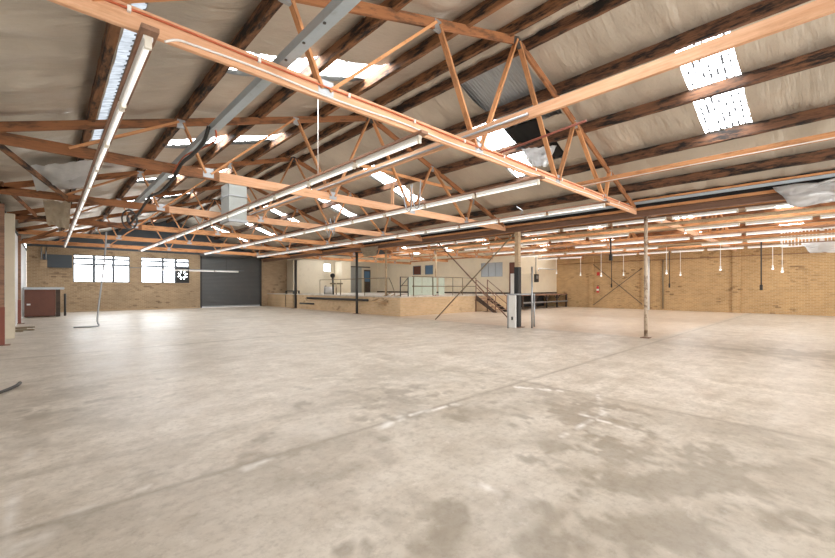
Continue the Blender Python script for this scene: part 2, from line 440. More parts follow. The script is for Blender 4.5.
# extractor fan standing in the corner of the second window
fc = Vector((7.17, WE-.02, 2.44)); fan = thing('extractor_fan', 'black square extractor fan set into the right-hand end window', 'fan', (7.15, WE+.02, 1.92))
bm = bmesh.new(); n = 32; R = .36
sq = []; ci = []
for k in range(n):
    a = 2*PI*k/n; c, s = math.cos(a), math.sin(a); m = max(abs(c), abs(s))
    for yy, L in ((-.05, sq), (.05, sq)): pass
for yy in (-.06, .05):
    A = []; B = []
    for k in range(n):
        a = 2*PI*k/n; c, s = math.cos(a), math.sin(a); m = max(abs(c), abs(s))
        A.append(bm.verts.new((fc.x+c/m*.42, fc.y+yy, fc.z+s/m*.56))); B.append(bm.verts.new((fc.x+c*R*.9, fc.y+yy, fc.z+s*R*.9)))
    for k in range(n): bm.faces.new((A[k], A[(k+1) % n], B[(k+1) % n], B[k]))
    sq.append(A); ci.append(B)
for k in range(n):
    bm.faces.new((sq[0][k], sq[0][(k+1) % n], sq[1][(k+1) % n], sq[1][k])); bm.faces.new((ci[0][k], ci[0][(k+1) % n], ci[1][(k+1) % n], ci[1][k]))
obj('fan_frame', bm, 'black_rubber', fan)
bm = bmesh.new(); tube(bm, [fc+Vector((0, -.05, 0)), fc+Vector((0, .04, 0))], .13, 16); obj('hub', bm, 'black_rubber', fan)
for k in range(8):
    a = 2*PI*k/8; bm = bmesh.new(); d = Vector((math.cos(a), 0, math.sin(a))); e = Vector((-math.sin(a), 0, math.cos(a)))
    v = [bm.verts.new(fc+d*r+e*w+Vector((0, yy, 0))) for r, w, yy in ((.1,-.04,-.02),(.33,-.10,-.03),(.33,.07,.02),(.1,.035,.02))]
    bm.faces.new(v); g = bmesh.ops.extrude_face_region(bm, geom=bm.faces[:]); bmesh.ops.translate(bm, verts=[q for q in g['geom'] if isinstance(q, bmesh.types.BMVert)], vec=(0, .012, 0))
    obj('blade', bm, 'black_rubber', fan)
# roller door
bm = bmesh.new(); rows = []; z = 0.05; k = 0
while z <= DOOR[3]+.1:
    yy = WE+.09-(.0, .018, .022, .018)[k % 4]; rows.append((bm.verts.new((DOOR[0]-.02, yy, z)), bm.verts.new((DOOR[1]+.02, yy, z)))); z += .026; k += 1
for a, b in zip(rows, rows[1:]): bm.faces.new((a[0], a[1], b[1], b[0]))
door = struct('door_1', bm, 'grey_roller')
for x in (DOOR[0], DOOR[1]):
    bm = bmesh.new(); box(bm, (x-.06, WE-.03, 0), (x+.06, WE+.12, DOOR[3])); obj('guide_rail', bm, 'dark_steel', door)
bm = bmesh.new(); box(bm, (DOOR[0]+.06, WE+.02, .01), (DOOR[1]-.06, WE+.10, .13)); obj('bottom_bar', bm, 'galvanised', door)
bm = bmesh.new(); tube(bm, [(DOOR[0]-.1, WE-.18, 4.1), (DOOR[1]+.1, WE-.18, 4.1)], .22, 20); obj('roller_drum', bm, 'grey_roller', door)

# ------------------------------------------------------------------ roof: iron sheet, foil lining with holes for the rooflights
SKL = [(2.15, 5.3, y-.42, y+.42) for y in (1.8, 6.5, 11.3, 15.9, 20.6, 25.3, 29.9)]
SKR = [(8.25, 10.7, y-.40, y+.40) for y in (1.6, 6.45, 11.4, 15.9, 20.5, 25.2, 29.8)]
SK2 = [(25.8, 28.8, y-.45, y+.45) for y in (1.6, 5.9, 10.9, 15.6, 20.3, 25.0, 29.6)]  # rear rows over the platform added to brighten the offices
SK2_FILL = [(15.8, 19.4, y-.45, y+.45) for y in (1.6, 5.9, 10.9, 15.6, 20.3, 25.0, 29.6)]  # mostly unseen rooflights, added to light the far bay
PUR_L = [.54, 1.95, 3.45, 5.0, 6.2]; PUR_R = [6.8, 8.05, 9.36, 10.76, 12.1]
PUR_2 = [14.6, 16.0, 17.4, 18.8, 20.2, 21.5]; PUR_2R = [22.3, 23.6, 25.0, 26.4, 27.8, 29.2]
def hole_at(x, y, holes): return any(h[0] < x < h[1] and h[2] < y < h[3] for h in holes)
def lining(name, x0, x1, f, purl, holes, dx=.075, dy=.13, amp=1.0):
    xs = {x0, x1, *[h[i] for h in holes for i in (0, 1)]}; x = x0
    while x < x1: xs.add(round(x, 4)); x += dx
    ys = {BACK, WE+.05, *[h[i] for h in holes for i in (2, 3)]}; y = BACK
    while y < WE+.05: ys.add(round(y, 4)); y += dy
    xs = sorted(xs); ys = sorted(ys); ed = sorted([x0]+purl+[x1])
    bm = bmesh.new(); rows = []
    for x in xs:
        for a, b in zip(ed, ed[1:]):
            if a <= x <= b: fr = (x-a)/(b-a); break
        sg = math.sin(PI*fr); row = []
        for y in ys:
            w = noise.noise(Vector((x*.9, y*2.6, 4)))*.05+noise.noise(Vector((x*2.2+y*.8, y*5.5, 11)))*.028
            if x < 2.2:
                e = max(0, min(1, (2.2-x)/1.2)); w = w*(1+.8*e)+e*.06*abs(noise.noise(Vector((x*.7+y*.35, y*2.0, 33))))
            big = .5+.5*noise.noise(Vector((x*.3, y*.35, 21)))
            row.append(bm.verts.new((x, y, f(x)+.285-amp*((sg**.7)*(.06+.08*big)+(sg**.6)*w))))
        rows.append(row)
    for i in range(len(xs)-1):
        for j in range(len(ys)-1):
            if hole_at((xs[i]+xs[i+1])/2, (ys[j]+ys[j+1])/2, holes): continue
            fc_ = bm.faces.new((rows[i][j], rows[i][j+1], rows[i+1][j+1], rows[i+1][j])); fc_.smooth = True
    bmesh.ops.delete(bm, geom=[v for v in bm.verts if not v.link_faces], context='VERTS')
    return struct(name, bm, 'foil_lining', recalc=False)
IRON = [(6.85, 8.7, 4.35, 6.0), (8.7, 10.2, 4.95, 6.0)]
STRIP = [(.66, .80, 4.4, 11.0)]
lining('ceiling_left', -1.1, RX, zc, PUR_L, SKL+STRIP)
lining('ceiling_right', RX, 12.9, zc, PUR_R, SKR+IRON)
lining('ceiling_far_left', 13.5, R2X, zc2, PUR_2, SK2_FILL, .2, .3)
lining('ceiling_far_right', R2X, WR+.3, zc2, PUR_2R, SK2, .15, .2)
def iron(name, x0, x1, f, holes):
    xs = sorted({x0, x1, *[h[i] for h in holes for i in (0, 1)]}); ys = {BACK, WE+.3, *[h[i] for h in holes for i in (2, 3)]}
    y = BACK
    while y < WE+.3: ys.add(round(y, 4)); y += .0195
    ys = sorted(ys); bm = bmesh.new()
    rows = [[bm.verts.new((x, y, f(x)+.33+.012*math.sin(2*PI*y/.078))) for y in ys] for x in xs]
    for i in range(len(xs)-1):
        for j in range(len(ys)-1):
            if hole_at((xs[i]+xs[i+1])/2, (ys[j]+ys[j+1])/2, holes): continue
            fc_ = bm.faces.new((rows[i][j], rows[i][j+1], rows[i+1][j+1], rows[i+1][j])); fc_.smooth = True
    return struct(name, bm, 'roof_iron', recalc=False)
iron('ceiling_iron_left', -1.3, RX, zc, SKL+STRIP); iron('ceiling_iron_right', RX, 13.1, zc, SKR)
iron('ceiling_iron_far', 13.3, R2X, zc2, SK2_FILL); iron('ceiling_iron_far_right', R2X, WR+.6, zc2, SK2)
bm = bmesh.new(); tube(bm, [(RX, BACK, zc(RX)+.36), (RX, WE+.3, zc(RX)+.36)], .07, 8); struct('trim_8', bm, 'roof_iron')
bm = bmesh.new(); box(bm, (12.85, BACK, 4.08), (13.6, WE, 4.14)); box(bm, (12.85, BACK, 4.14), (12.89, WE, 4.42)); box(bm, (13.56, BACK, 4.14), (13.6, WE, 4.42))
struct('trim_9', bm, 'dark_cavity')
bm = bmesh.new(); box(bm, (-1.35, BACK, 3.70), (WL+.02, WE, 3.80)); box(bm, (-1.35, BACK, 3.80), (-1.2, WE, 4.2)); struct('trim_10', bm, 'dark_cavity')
def skylights(rects, f, where):
    for k, (x0, x1, y0, y1) in enumerate(rects):
        bm = bmesh.new(); cx, cy, cz = (x0+x1)/2, (y0+y1)/2, f((x0+x1)/2)+.31
        ns = 48; rows = []
        for x in (x0-.04, cx, x1+.04):
            rows.append([bm.verts.new((x-cx, (y0-.03)+(y1-y0+.06)*j/ns-cy, f(x)+.31+.010*math.sin(2*PI*(y0+(y1-y0)*j/ns)/.105)-cz)) for j in range(ns+1)])
        for a, b in zip(rows, rows[1:]):
            for j in range(ns): bm.faces.new((a[j], a[j+1], b[j+1], b[j])).smooth = True
        o = obj('skylight', bm, 'daylit_sheet', None, Matrix.Translation((cx, cy, cz)), recalc=False)
        vis = {0: 'nearest', 1: 'second nearest', 2: 'third nearest'}.get(k, ORD[k])
        tag(o, 'bright translucent roof sheet in the %s, %s from the camera' % (where, vis), 'skylight', 'translucent sheets in the '+where)
skylights(SKL, zc, 'left roof slope'); skylights(SKR, zc, 'right roof slope'); skylights(SK2, zc2, 'far slope beyond the valley'); skylights(SK2_FILL, zc2, 'added fill row past the valley')
n = N('pale_glow_sheet'); q = n.noise(n.coord((2, 14, 1), False), 1.5, 5, .7); e = n.n('Emission', i_Strength=.75); n.t.links.new(n.mix(n.ramp(q, [(.35, 0.), (.65, 1.)]), (.30, .33, .37), (.85, .92, 1.0)), e.inputs[0]); n.t.links.new(e.outputs[0], n.out.inputs[0]); MATS['pale_glow_sheet'] = n.m  # strip's silvery brightness is put in as a weak patterned glow
bm = bmesh.new(); y = 4.4; rows = []
while y <= 11.001:
    rows.append([bm.verts.new((x, y, zc(x)+.32+.012*math.sin(2*PI*y/.156))) for x in (.64, .82)]); y += .039
for a, b in zip(rows, rows[1:]): bm.faces.new((a[0], a[1], b[1], b[0]))
solo('skylight', bm, 'pale_glow_sheet', 'narrow pale roof strip showing beside the purlin nearest the left wall', 'skylight')

# ------------------------------------------------------------------ purlins
def purlin(x, f, label, mat='old_hardwood', w=.10, d=.235, grp='purlins of the main roof'):
    o = member('purlin', (x, BACK, f(x)+.16), (x, WE-.03, f(x)+.16), w, d, mat, rough=.012, seg=150)
    tag(o, label, 'purlin', grp)
for k, x in enumerate(PUR_L):
    purlin(x, zc, 'dark rough roof purlin, %s up the left slope from the left wall' % ORD[k])
for k, x in enumerate(PUR_R):
    purlin(x, zc, ['dark roof purlin running just right of the ridge', 'dark roof purlin above the upper edge of the right-slope rooflights', 'dark roof purlin crossing the middle of the right-slope rooflights', 'dark roof purlin under the lower edge of the right-slope rooflights', 'lowest dark roof purlin on the right slope, beside the valley'][k], 'dark_hardwood')
for k, x in enumerate(PUR_2+PUR_2R):
    purlin(x, zc2, 'roof purlin over the far bay, %s beyond the valley gutter' % ORD[k], 'brown_pine', grp='purlins of the far bay roof')

# ------------------------------------------------------------------ trusses
TL = ['nearest timber roof truss, with cables clipped along its pale bottom chord', 'second timber roof truss from the camera, its apex behind the first', 'third timber roof truss from the camera in the main bay', 'fourth timber roof truss from the camera in the main bay', 'fifth timber roof truss from the camera in the main bay', 'farthest timber roof truss, hung before the end wall windows']
def truss(Y, label, k):
    t = thing('roof_truss', label, 'roof truss', (RX, Y, CH0), 'timber trusses of the main roof')
    zb = (CH0+CH1)/2
    m = 'new_pine'
    if k == 0: member('bottom_chord', (-.9, Y, zb), (12.95, Y, zb), .05, .2, m, t)
    else:
        member('bottom_chord', (-.9, Y, zb-.005), (2.6, Y, zb-.005), .05, .19, 'brown_pine' if k < 4 else 'orange_pine', t)
        member('bottom_chord', (2.2, Y+.002, zb), (12.95, Y+.002, zb), .052, .2, 'new_pine' if k < 3 else 'orange_pine', t)
    member('top_chord', (-.95, Y, zc(-.95)), (RX, Y, RZ), .05, .15, 'brown_pine', t)
    member('top_chord', (12.85, Y, zc(12.85)), (RX, Y, RZ), .05, .15, 'brown_pine', t)
    B = [.2, 2.39, 5.3, 8.05, 10.6, 12.4]; T = [1.9, 4.3, RX, 8.91, 10.95]
    for b, x in ((B[0],T[0]),(B[1],T[0]),(B[1],T[1]),(B[2],T[1]),(B[2],T[2]),(B[3],T[2]),(B[3],T[3]),(B[4],T[3]),(B[4],T[4])):
        db = -.05 if x < b else .05
        member('web', (b+db, Y, zb+.02), (x-db*.8, Y, zc(x)), .042, .095, 'orange_pine', t, up=Vector((0, 1, 0)))
    for x in B[1:5]:
        bm = bmesh.new(); box(bm, (x-.10, Y-.029, zb-.06), (x+.10, Y+.029, zb+.13)); obj('gusset_plate', bm, 'galvanised', t)
    for x in T[:2]+T[3:]:
        bm = bmesh.new(); box(bm, (x-.07, Y-.029, zc(x)-.11), (x+.07, Y+.029, zc(x)+.05)); obj('gusset_plate', bm, 'galvanised', t)
    bm = bmesh.new(); v = [(-.16, -.12), (.16, -.12), (.13, .02), (0, .07), (-.13, .02)]
    f0 = [bm.verts.new((RX+a, Y-.03, RZ+b)) for a, b in v]; f1 = [bm.verts.new((RX+a, Y+.03, RZ+b)) for a, b in v]
    bm.faces.new(f0); bm.faces.new(f1[::-1])
    for i in range(5): bm.faces.new((f0[i], f0[(i+1) % 5], f1[(i+1) % 5], f1[i]))
    obj('gusset_plate', bm, 'dark_steel', t)
for k, Y in enumerate(TY): truss(Y, TL[k], k)
def truss2(Y, k):
    t = thing('roof_truss', 'orange timber roof truss spanning the far bay, %s from the camera' % ORD[k], 'roof truss', (R2X, Y, CH0), 'timber trusses of the far bay')
    zb = 3.82
    member('bottom_chord', (13.25, Y, zb), (30.4, Y, zb), .05, .2, 'orange_pine' if k else 'new_pine', t)
    member('top_chord', (13.4, Y, zc2(13.4)), (R2X, Y, R2Z), .05, .15, 'orange_pine', t); member('top_chord', (30.4, Y, zc2(30.4)), (R2X, Y, R2Z), .05, .15, 'orange_pine', t)
    B = [15.4, 18.6, 20.8, 23.0, 25.2, 28.4]; T = [14.9, 17.0, 19.7, R2X, 24.1, 26.8, 28.9]
    for i, b in enumerate(B):
        for x in (T[i], T[i+1]): member('web', (b, Y, zb), (x, Y, zc2(x)), .042, .09, 'orange_pine', t, up=Vector((0, 1, 0)))
    for x in B:
        bm = bmesh.new(); box(bm, (x-.1, Y-.029, zb-.06), (x+.1, Y+.029, zb+.13)); obj('gusset_plate', bm, 'galvanised', t)
for k, Y in enumerate(TY): truss2(Y, k)

# ------------------------------------------------------------------ ties lying on the bottom chords
tag(member('timber_tie', (5.02, BACK, CH1+.075), (5.02, TY[2]+.2, CH1+.075), .05, .15, 'new_pine'), 'long pale timber tie crossing the chords below the ridge', 'timber beam')
tag(member('timber_tie', (9.3, BACK, CH1+.06), (9.3, TY[0]+.15, CH1+.06), .05, .12, 'orange_pine'), 'orange timber tie with white conduit ending on the nearest truss, right side', 'timber beam')
bm = bmesh.new(); tube(bm, [(9.265, BACK, CH1+.012), (9.265, TY[0]+.1, CH1+.012)], .011, 6)
solo('conduit', bm, 'white_cable', 'thin white conduit under the orange timber tie at right', 'conduit')
bm = bmesh.new(); tube(bm, [(4.97, 3.0, CH1+.055), (4.97, TY[2], CH1+.055)], .019, 8)
solo('conduit', bm, 'galvanised', 'grey conduit fixed along the long pale tie below the ridge', 'conduit')
# folded steel channel
t = thing('steel_channel', 'blue grey folded steel channel resting on the truss chords at upper left', 'steel beam', (1.87, 7, CH1+.01))
prof = [(-.045, .115), (-.055, .0), (.055, .0), (.045, .115), (.037, .115), (.046, .01), (-.046, .01), (-.037, .115)]
def channel(y0, y1, name):
    bm = bmesh.new(); A = [bm.verts.new((1.87+a, y0, CH1+.005+b)) for a, b in prof]; B = [bm.verts.new((1.87+a, y1, CH1+.005+b)) for a, b in prof]
    for i in range(8): bm.faces.new((A[i], A[(i+1) % 8], B[(i+1) % 8], B[i]))
    bm.faces.new(A[::-1]); bm.faces.new(B); return obj(name, bm, 'blue_steel', t)
channel(-.5, TY[0]+.05, 'channel_length'); channel(TY[0]+.06, TY[1]+.8, 'channel_length'); channel(TY[1]+.81, 15.3, 'channel_length')
for j, y in enumerate((3.2, 3.6, 4.0)):
    bm = bmesh.new(); tube(bm, [(1.87-.03, y, CH1-.004), (1.87-.03, y, CH1+.02)], .016, 8); obj('bolt', bm, 'dark_steel', t)
bm = bmesh.new(); tube(bm, spline([(1.80, 6.6, 3.99), (1.78, 6.8, 3.80), (1.78, 7.4, 3.76), (1.80, 8.3, 3.80), (1.80, 9.0, 3.66), (1.80, 10.2, 3.62), (1.82, 11.6, 3.74), (1.82, 13.0, 3.58), (1.80, 14.6, 3.45), (1.84, 15.2, 3.7)], 8), .030, 8)
solo('power_cable', bm, 'black_rubber', 'thick black cable drooping along under the steel channel', 'cable')
bm = bmesh.new(); tube(bm, spline([(1.86, 6.5, 3.96), (1.92, 6.7, 3.83), (1.85, 7.2, 3.81), (1.78, 8.0, 3.86), (1.76, 8.8, 3.74)], 8), .014, 6)
solo('power_cable', bm, 'orange_cable', 'short red cable looping below the black cable on the steel channel', 'cable')
for k, (r, dz) in enumerate(((.28, 0), (.2, .05))):
    c = Vector((1.75+.1*k, 14.3+.25*k, 3.52+dz)); bm = bmesh.new()
    tube(bm, [c+Vector((r*math.cos(a)*.7, r*.5*math.cos(a), r*math.sin(a))) for a in [2*PI*i/24 for i in range(25)]], .022, 6, caps=False)
    solo('cable_loop', bm, 'dark_steel', ('larger' if k == 0 else 'smaller')+' loop of dark cable hanging at the far end of the steel channel', 'cable')

# cables on the nearest truss
Y = TY[0]-.034
t = thing('power_cable', 'orange cable clipped along the face of the nearest truss chord', 'cable', (3, Y, 3.86))
bm = bmesh.new(); tube(bm, [(x, Y-.008+.003*math.sin(x*5), 3.868+.007*math.sin(x*2.3)) for x in [-.4+.2*i for i in range(66)]], .0105, 6); obj('cable_run', bm, 'orange_cable', t)
for i in range(11):
    bm = bmesh.new(); x = .5+1.1*i; box(bm, (x-.014, Y-.022, 3.845), (x+.014, Y+.01, 3.895)); obj('clip', bm, 'white_cable', t)
pts = [(.76, Y+.0, 3.705), (.86, Y-.006, 3.76)]+[(x, Y-.008, 3.768-.012*math.sin(x*3.1)) for x in [1.0+.25*i for i in range(46)]]
bm = bmesh.new(); tube(bm, spline(pts, 4), .011, 6)
solo('power_cable', bm, 'white_cable', 'white cable running low along the face of the nearest truss chord', 'cable')

# ------------------------------------------------------------------ fluorescent fittings
def fitting(rot=0):
    t = bpy.data.objects.new('fluorescent_light', None); C.objects.link(t); t.empty_display_size = .1; WM[t.name] = Matrix.Identity(4)
    bm = bmesh.new(); L = 1.56; pr = [(-.036, 0), (.036, 0), (.036, -.028), (.022, -.05), (-.022, -.05), (-.036, -.028)]
    A = [bm.verts.new((a, -L/2, b)) for a, b in pr]; B = [bm.verts.new((a, L/2, b)) for a, b in pr]
    for i in range(6): bm.faces.new((A[i], A[(i+1) % 6], B[(i+1) % 6], B[i]))
    bm.faces.new(A[::-1]); bm.faces.new(B); obj('housing', bm, 'white_enamel', t)
    bm = bmesh.new(); tube(bm, [(0, -L/2+.02, -.082), (0, L/2-.02, -.082)], .019, 10); obj('tube', bm, 'tube_glass', t)
    for s in (-1, 1):
        bm = bmesh.new(); y = s*(L/2-.012); box(bm, (-.026, y-.016, -.107), (.026, y+.016, -.0)); obj('lamp_holder', bm, 'lamp_holder_plastic', t)
    return t
PROTO = [None]
def place_fitting(x, y, z, rz, label, group):
    if PROTO[0] is None: o = PROTO[0] = fitting()
    else:
        o = PROTO[0].copy(); C.objects.link(o)
        for ch in PROTO[0].children:
            c = ch.copy(); C.objects.link(c); c.parent = o
    o.matrix_basis = Matrix.Translation((x, y, z)) @ Matrix.Rotation(rz, 4, 'Z'); tag(o, label, 'light', group)
ROWS = [(.63, 'row nearest the left wall'), (3.87, 'second row from the left wall'), (7.15, 'row running past the ridge'), (10.42, 'row before the valley beam')]
for x, nm in ROWS:
    b = member('timber_batten', (x, TY[0]-.18, CH0-.022), (x, 27.75, CH0-.022), .13, .042, 'cedar_batten'); tag(b, 'brown timber batten carrying the lights of the '+nm, 'timber batten', 'battens carrying the light rows')
    for k in range(14):
        place_fitting(x, TY[0]-.10+.80+1.65*k, CH0-.043, 0, 'fluorescent light, %s from the near end of the %s' % (ORD[k], nm), 'fluorescent lights along the battens')
# beyond the valley
FAR = [(13.75, 'row hard behind the valley posts', range(0, 9)), (16.8, 'first row beyond the valley', range(-1, 8)), (20.0, 'second row beyond the valley', range(-1, 8)), (23.3, 'third row beyond the valley', range(-1, 8)), (26.6, 'row nearest the brick side wall', range(-1, 8))]
for j, (x, nm, rg) in enumerate(FAR):
    b = member('timber_batten', (x, -2.2, CH0-.025), (x, 15.2, CH0-.025), .11, .048, 'tan_board' if j % 2 else 'cedar_batten'); tag(b, 'timber batten carrying the lights of the '+nm, 'timber batten', 'battens in the far bay')
    c = 0
    for k in rg:
        if (k*7+j*3) % 6 == 5: continue
        place_fitting(x, .9+1.72*k+.37*j, CH0-.049, 0, 'fluorescent light, %s from the right in the %s' % (ORD[c], nm), 'fluorescent lights in the far bay'); c += 1
for k, x in enumerate((15.2, 18.4, 21.7, 25.0, 28.2)):
    tag(member('timber_tie', (x, -3, CH1+.06), (x, 27.6, CH1+.06), .05, .12, 'orange_pine'), 'orange timber tie lying across the far bay trusses, %s past the valley' % ORD[k], 'timber beam', 'ties in the far bay')
# row hung across in front of the roller door
lampb = thing('suspended_rail', 'dark rail holding lights across the end windows', 'light rail', (4.2, 29.6, 2.75))
bm = bmesh.new(); box(bm, (2.0, 29.56, 2.73), (10.4, 29.64, 2.77)); obj('rail', bm, 'aluminium_frame', lampb)
for x in (2.4, 5.6, 9.2):
    bm = bmesh.new(); tube(bm, [(x, 29.6, 2.76), (x, 29.6, 4.1)], .008, 6); obj('hanger_wire', bm, 'dark_steel', lampb)
for k in range(3): place_fitting(6.0+1.62*k, 29.6, 2.73, PI/2, 'white fluorescent light on the suspended rail, %s from its left' % ORD[k], 'lights across the end windows')

# ------------------------------------------------------------------ valley beam and posts
t = thing('valley_beam', 'dark steel and timber valley beam along the post line', 'valley beam', (VX, 12, 3.62))
bm = bmesh.new(); box(bm, (VX-.09, BACK, 3.66), (VX+.09, WE, 3.68)); box(bm, (VX-.012, BACK, 3.68), (VX+.012, WE, 3.80)); box(bm, (VX-.09, BACK, 3.80), (VX+.09, WE, 3.82)); obj('steel_joist', bm, 'rust_steel', t)
member('timber_plate', (VX-.14, BACK, 3.87), (VX-.14, WE, 3.87), .06, .08, 'orange_pine', t)
member('timber_plate', (VX-.3, BACK, 4.10), (VX-.3, WE, 4.10), .06, .05, 'orange_pine', t)
bm = bmesh.new(); box(bm, (VX-.30, BACK, 3.99), (VX-.26, WE, 4.065)); obj('steel_strip', bm, 'blue_steel', t)
bm = bmesh.new(); box(bm, (VX-.05, BACK, 3.84), (VX+.2, WE, 4.05)); obj('gutter_box', bm, 'dark_cavity', t)
def post(x, y, z0, z1, r, mat, label, square=False, cap=True):
    t = thing('steel_post', label, 'post', (x, y, z0))
    bm = bmesh.new()
    if square: box(bm, (x-r, y-r, z0), (x+r, y+r, z1))
    else: tube(bm, [(x, y, z0+.01), (x, y, z1)], r, 12)
    obj('shaft', bm, mat, t)
    bm = bmesh.new(); box(bm, (x-2.4*r, y-2.4*r, z0), (x+2.4*r, y+2.4*r, z0+.02)); obj('base_plate', bm, 'rust_steel', t)
    if cap:
        bm = bmesh.new(); box(bm, (x-2.2*r, y-2.2*r, z1-.02), (x+2.2*r, y+2.2*r, z1)); obj('cap_plate', bm, 'rust_steel', t)
    return t
post(VX, 3.92, 0, 3.66, .05, 'worn_white_post', 'worn white round steel post standing alone on the right')
P2 = (VX, 8.35)
t = post(P2[0], P2[1], 0, 3.66, .082, 'tan_board', 'thick square post with black lower half, boxed by a pipe guard', True)
bm = bmesh.new(); box(bm, (P2[0]-.095, P2[1]-.095, .02), (P2[0]+.095, P2[1]+.095, 2.3)); obj('black_sleeve', bm, 'black_rubber', t)
post(16.4, PY+.22, PZ, 3.70, .05, 'tan_board', 'thin tan post on the platform edge behind the mint panels')
post(PX+.24, 17.2, PZ, 3.60, .06, 'tan_board', 'thin tan post on the platform near its corner')
post(PX-.34, 19.2, 0, 3.60, .075, 'dark_steel', 'dark steel post standing against the platform side')
post(PX-.05, 27.6, 0, 3.60, .10, 'dark_steel', 'dark steel post farthest back, right of the roller door')
# guard frame + white board at the square post
t = thing('pipe_guard', 'galvanised pipe guard frame around the square post', 'guard frame', (P2[0], P2[1]-.3, 0))
pL, pR = fl(508, 328), fl(532, 328); pL.z = pR.z = 0
for p in (pL, pR, pL+Vector((.55, .25, 0)), pR+Vector((.5, .2, 0))):
    top = 2.3 if p is pR else 1.28
    bm = bmesh.new(); tube(bm, [(p.x, p.y, 0), (p.x, p.y, top)], .032, 10); obj('upright', bm, 'galvanised', t)
bm = bmesh.new(); tube(bm, [(pL.x, pL.y, 1.26), (pR.x, pR.y, 1.26)], .028, 10); obj('rail', bm, 'galvanised', t)
bm = bmesh.new(); tube(bm, [(pL.x+.55, pL.y+.25, 1.26), (pR.x+.5, pR.y+.2, 1.26)], .028, 10); obj('rail', bm, 'galvanised', t)
bm = bmesh.new(); a = fl(508.6, 328); b = fl(516, 329); bar(bm, (a.x, a.y, .63), (b.x, b.y, .63), .03, 1.2)
t = solo('white_board', bm, 'white_enamel', 'white upright board beside the square post inside the guard', 'board')
bm = bmesh.new(); c = (a+b)/2; r = Vector((-.6845, -.729, 0))*.02; box(bm, (c.x-.04+r.x, c.y-.03+r.y, .32), (c.x+.03+r.x, c.y+.02+r.y, .44)); obj('socket_plate', bm, 'black_rubber', t, Matrix.Identity(4))
# X brace between posts
for a, b, lab in (((VX+.05, 12.65, 3.62), (VX+.05, 8.62, .15), 'brown brace rod falling from the valley beam towards the square post'), ((VX+.12, 12.85, .03), (VX+.12, 8.6, 3.6), 'pale brace rod rising from the floor to the top of the square post')):
    bm = bmesh.new(); tube(bm, [a, b], .028, 8); solo('brace_rod', bm, 'rust_steel' if 'brown' in lab else 'hose_tan', lab, 'brace')
for a, b, lab in (((WR-.16, 12.7, 3.3), (WR-.16, 9.3, .35), 'thin dark brace rod on the brick wall falling to the right'), ((WR-.19, 12.7, .2), (WR-.19, 9.3, 2.9), 'thin dark brace rod on the brick wall rising to the right')):
    bm = bmesh.new(); tube(bm, [a, b], .022, 6); solo('brace_rod', bm, 'dark_steel', lab, 'brace')

# ------------------------------------------------------------------ loading platform, stairs, rails
bm = bmesh.new(); box(bm, (PX, PY, 0), (24.2, WE, PZ-.06)); struct('platform', bm, 'brick_dock')
bm = bmesh.new(); box(bm, (PX-.04, PY-.04, PZ-.06), (WR, WE, PZ)); struct('platform_slab', bm, 'concrete_floor')
bm = bmesh.new(); box(bm, (24.2, PY+1.2, 0), (WR, WE, PZ-.06)); struct('platform_rear', bm, 'dark_cavity')  # solid block, near-black to paint in the shaded open underside
bm = bmesh.new(); box(bm, (PX-.012, PY+.01, 0), (PX-.002, 27.0, PZ-.065)); struct('trim_11', bm, 'brick_dock_side')
t = thing('loading_bench', 'low timber loading bench with brackets in front of the platform at right', 'bench', (27.3, 15.2, 0))
bm = bmesh.new(); box(bm, (23.9, 14.75, PZ-.09), (30.38, PY-.05, PZ-.01)); obj('bench_top', bm, 'cedar_batten', t)
bm = bmesh.new(); box(bm, (23.9, 14.72, .42), (30.38, 14.78, .52)); obj('lower_rail', bm, 'galvanised', t)
for x in (23.95, 25.6, 27.2, 28.8, 30.33):
    bm = bmesh.new(); box(bm, (x-.05, 14.8, 0), (x+.05, 14.9, PZ-.09)); obj('leg', bm, 'dark_timber', t)
    if 24 < x < 30:
        for s in (-1, 1):
            bm = bmesh.new(); bar(bm, (x, 14.85, .6), (x+s*.45, 14.85, PZ-.1), .05, .06); obj('bracket', bm, 'dark_timber', t)
# stairs descend towards the camera
SX0, SX1, SY0, SY1 = 19.8, 21.0, PY-.06, 14.1
t = thing('stair', 'dark timber stair of open treads climbing to the platform', 'stairs', ((SX0+SX1)/2, 14.9, 0))
for x in (SX0, SX1):
    bm = bmesh.new(); v = []
    for xx in (x-.025, x+.025): v.append([bm.verts.new((xx, y, z)) for y, z in ((SY0, PZ), (SY0, PZ-.32), (SY1+.25, 0), (SY1, 0), (SY1, .06))])
    bm.faces.new(v[0]); bm.faces.new(v[1][::-1])
    for i in range(5): bm.faces.new((v[0][i], v[0][(i+1) % 5], v[1][(i+1) % 5], v[1][i]))
    obj('stringer', bm, 'dark_timber', t)
for k in range(5):
    z = PZ*(k+1)/6; y = SY1+(SY0-SY1)*(k+.6)/5.6
    bm = bmesh.new(); box(bm, (SX0+.02, y-.14, z-.04), (SX1-.02, y+.14, z)); obj('tread', bm, 'cedar_batten', t)
for x in (SX0, SX1):
    bm = bmesh.new(); tube(bm, [(x, SY0+.02, .0), (x, SY0+.02, PZ+1.0)], .035, 8); obj('newel', bm, 'rust_steel', t)
    bm = bmesh.new(); tube(bm, [(x, SY1+.06, 0), (x, SY1+.06, 1.0)], .03, 8); obj('newel', bm, 'rust_steel', t)
    for dz in (.98, .5):
        bm = bmesh.new(); tube(bm, [(x, SY0+.02, PZ+dz), (x, SY1+.06, dz)], .026, 8); obj('handrail', bm, 'rust_steel', t)
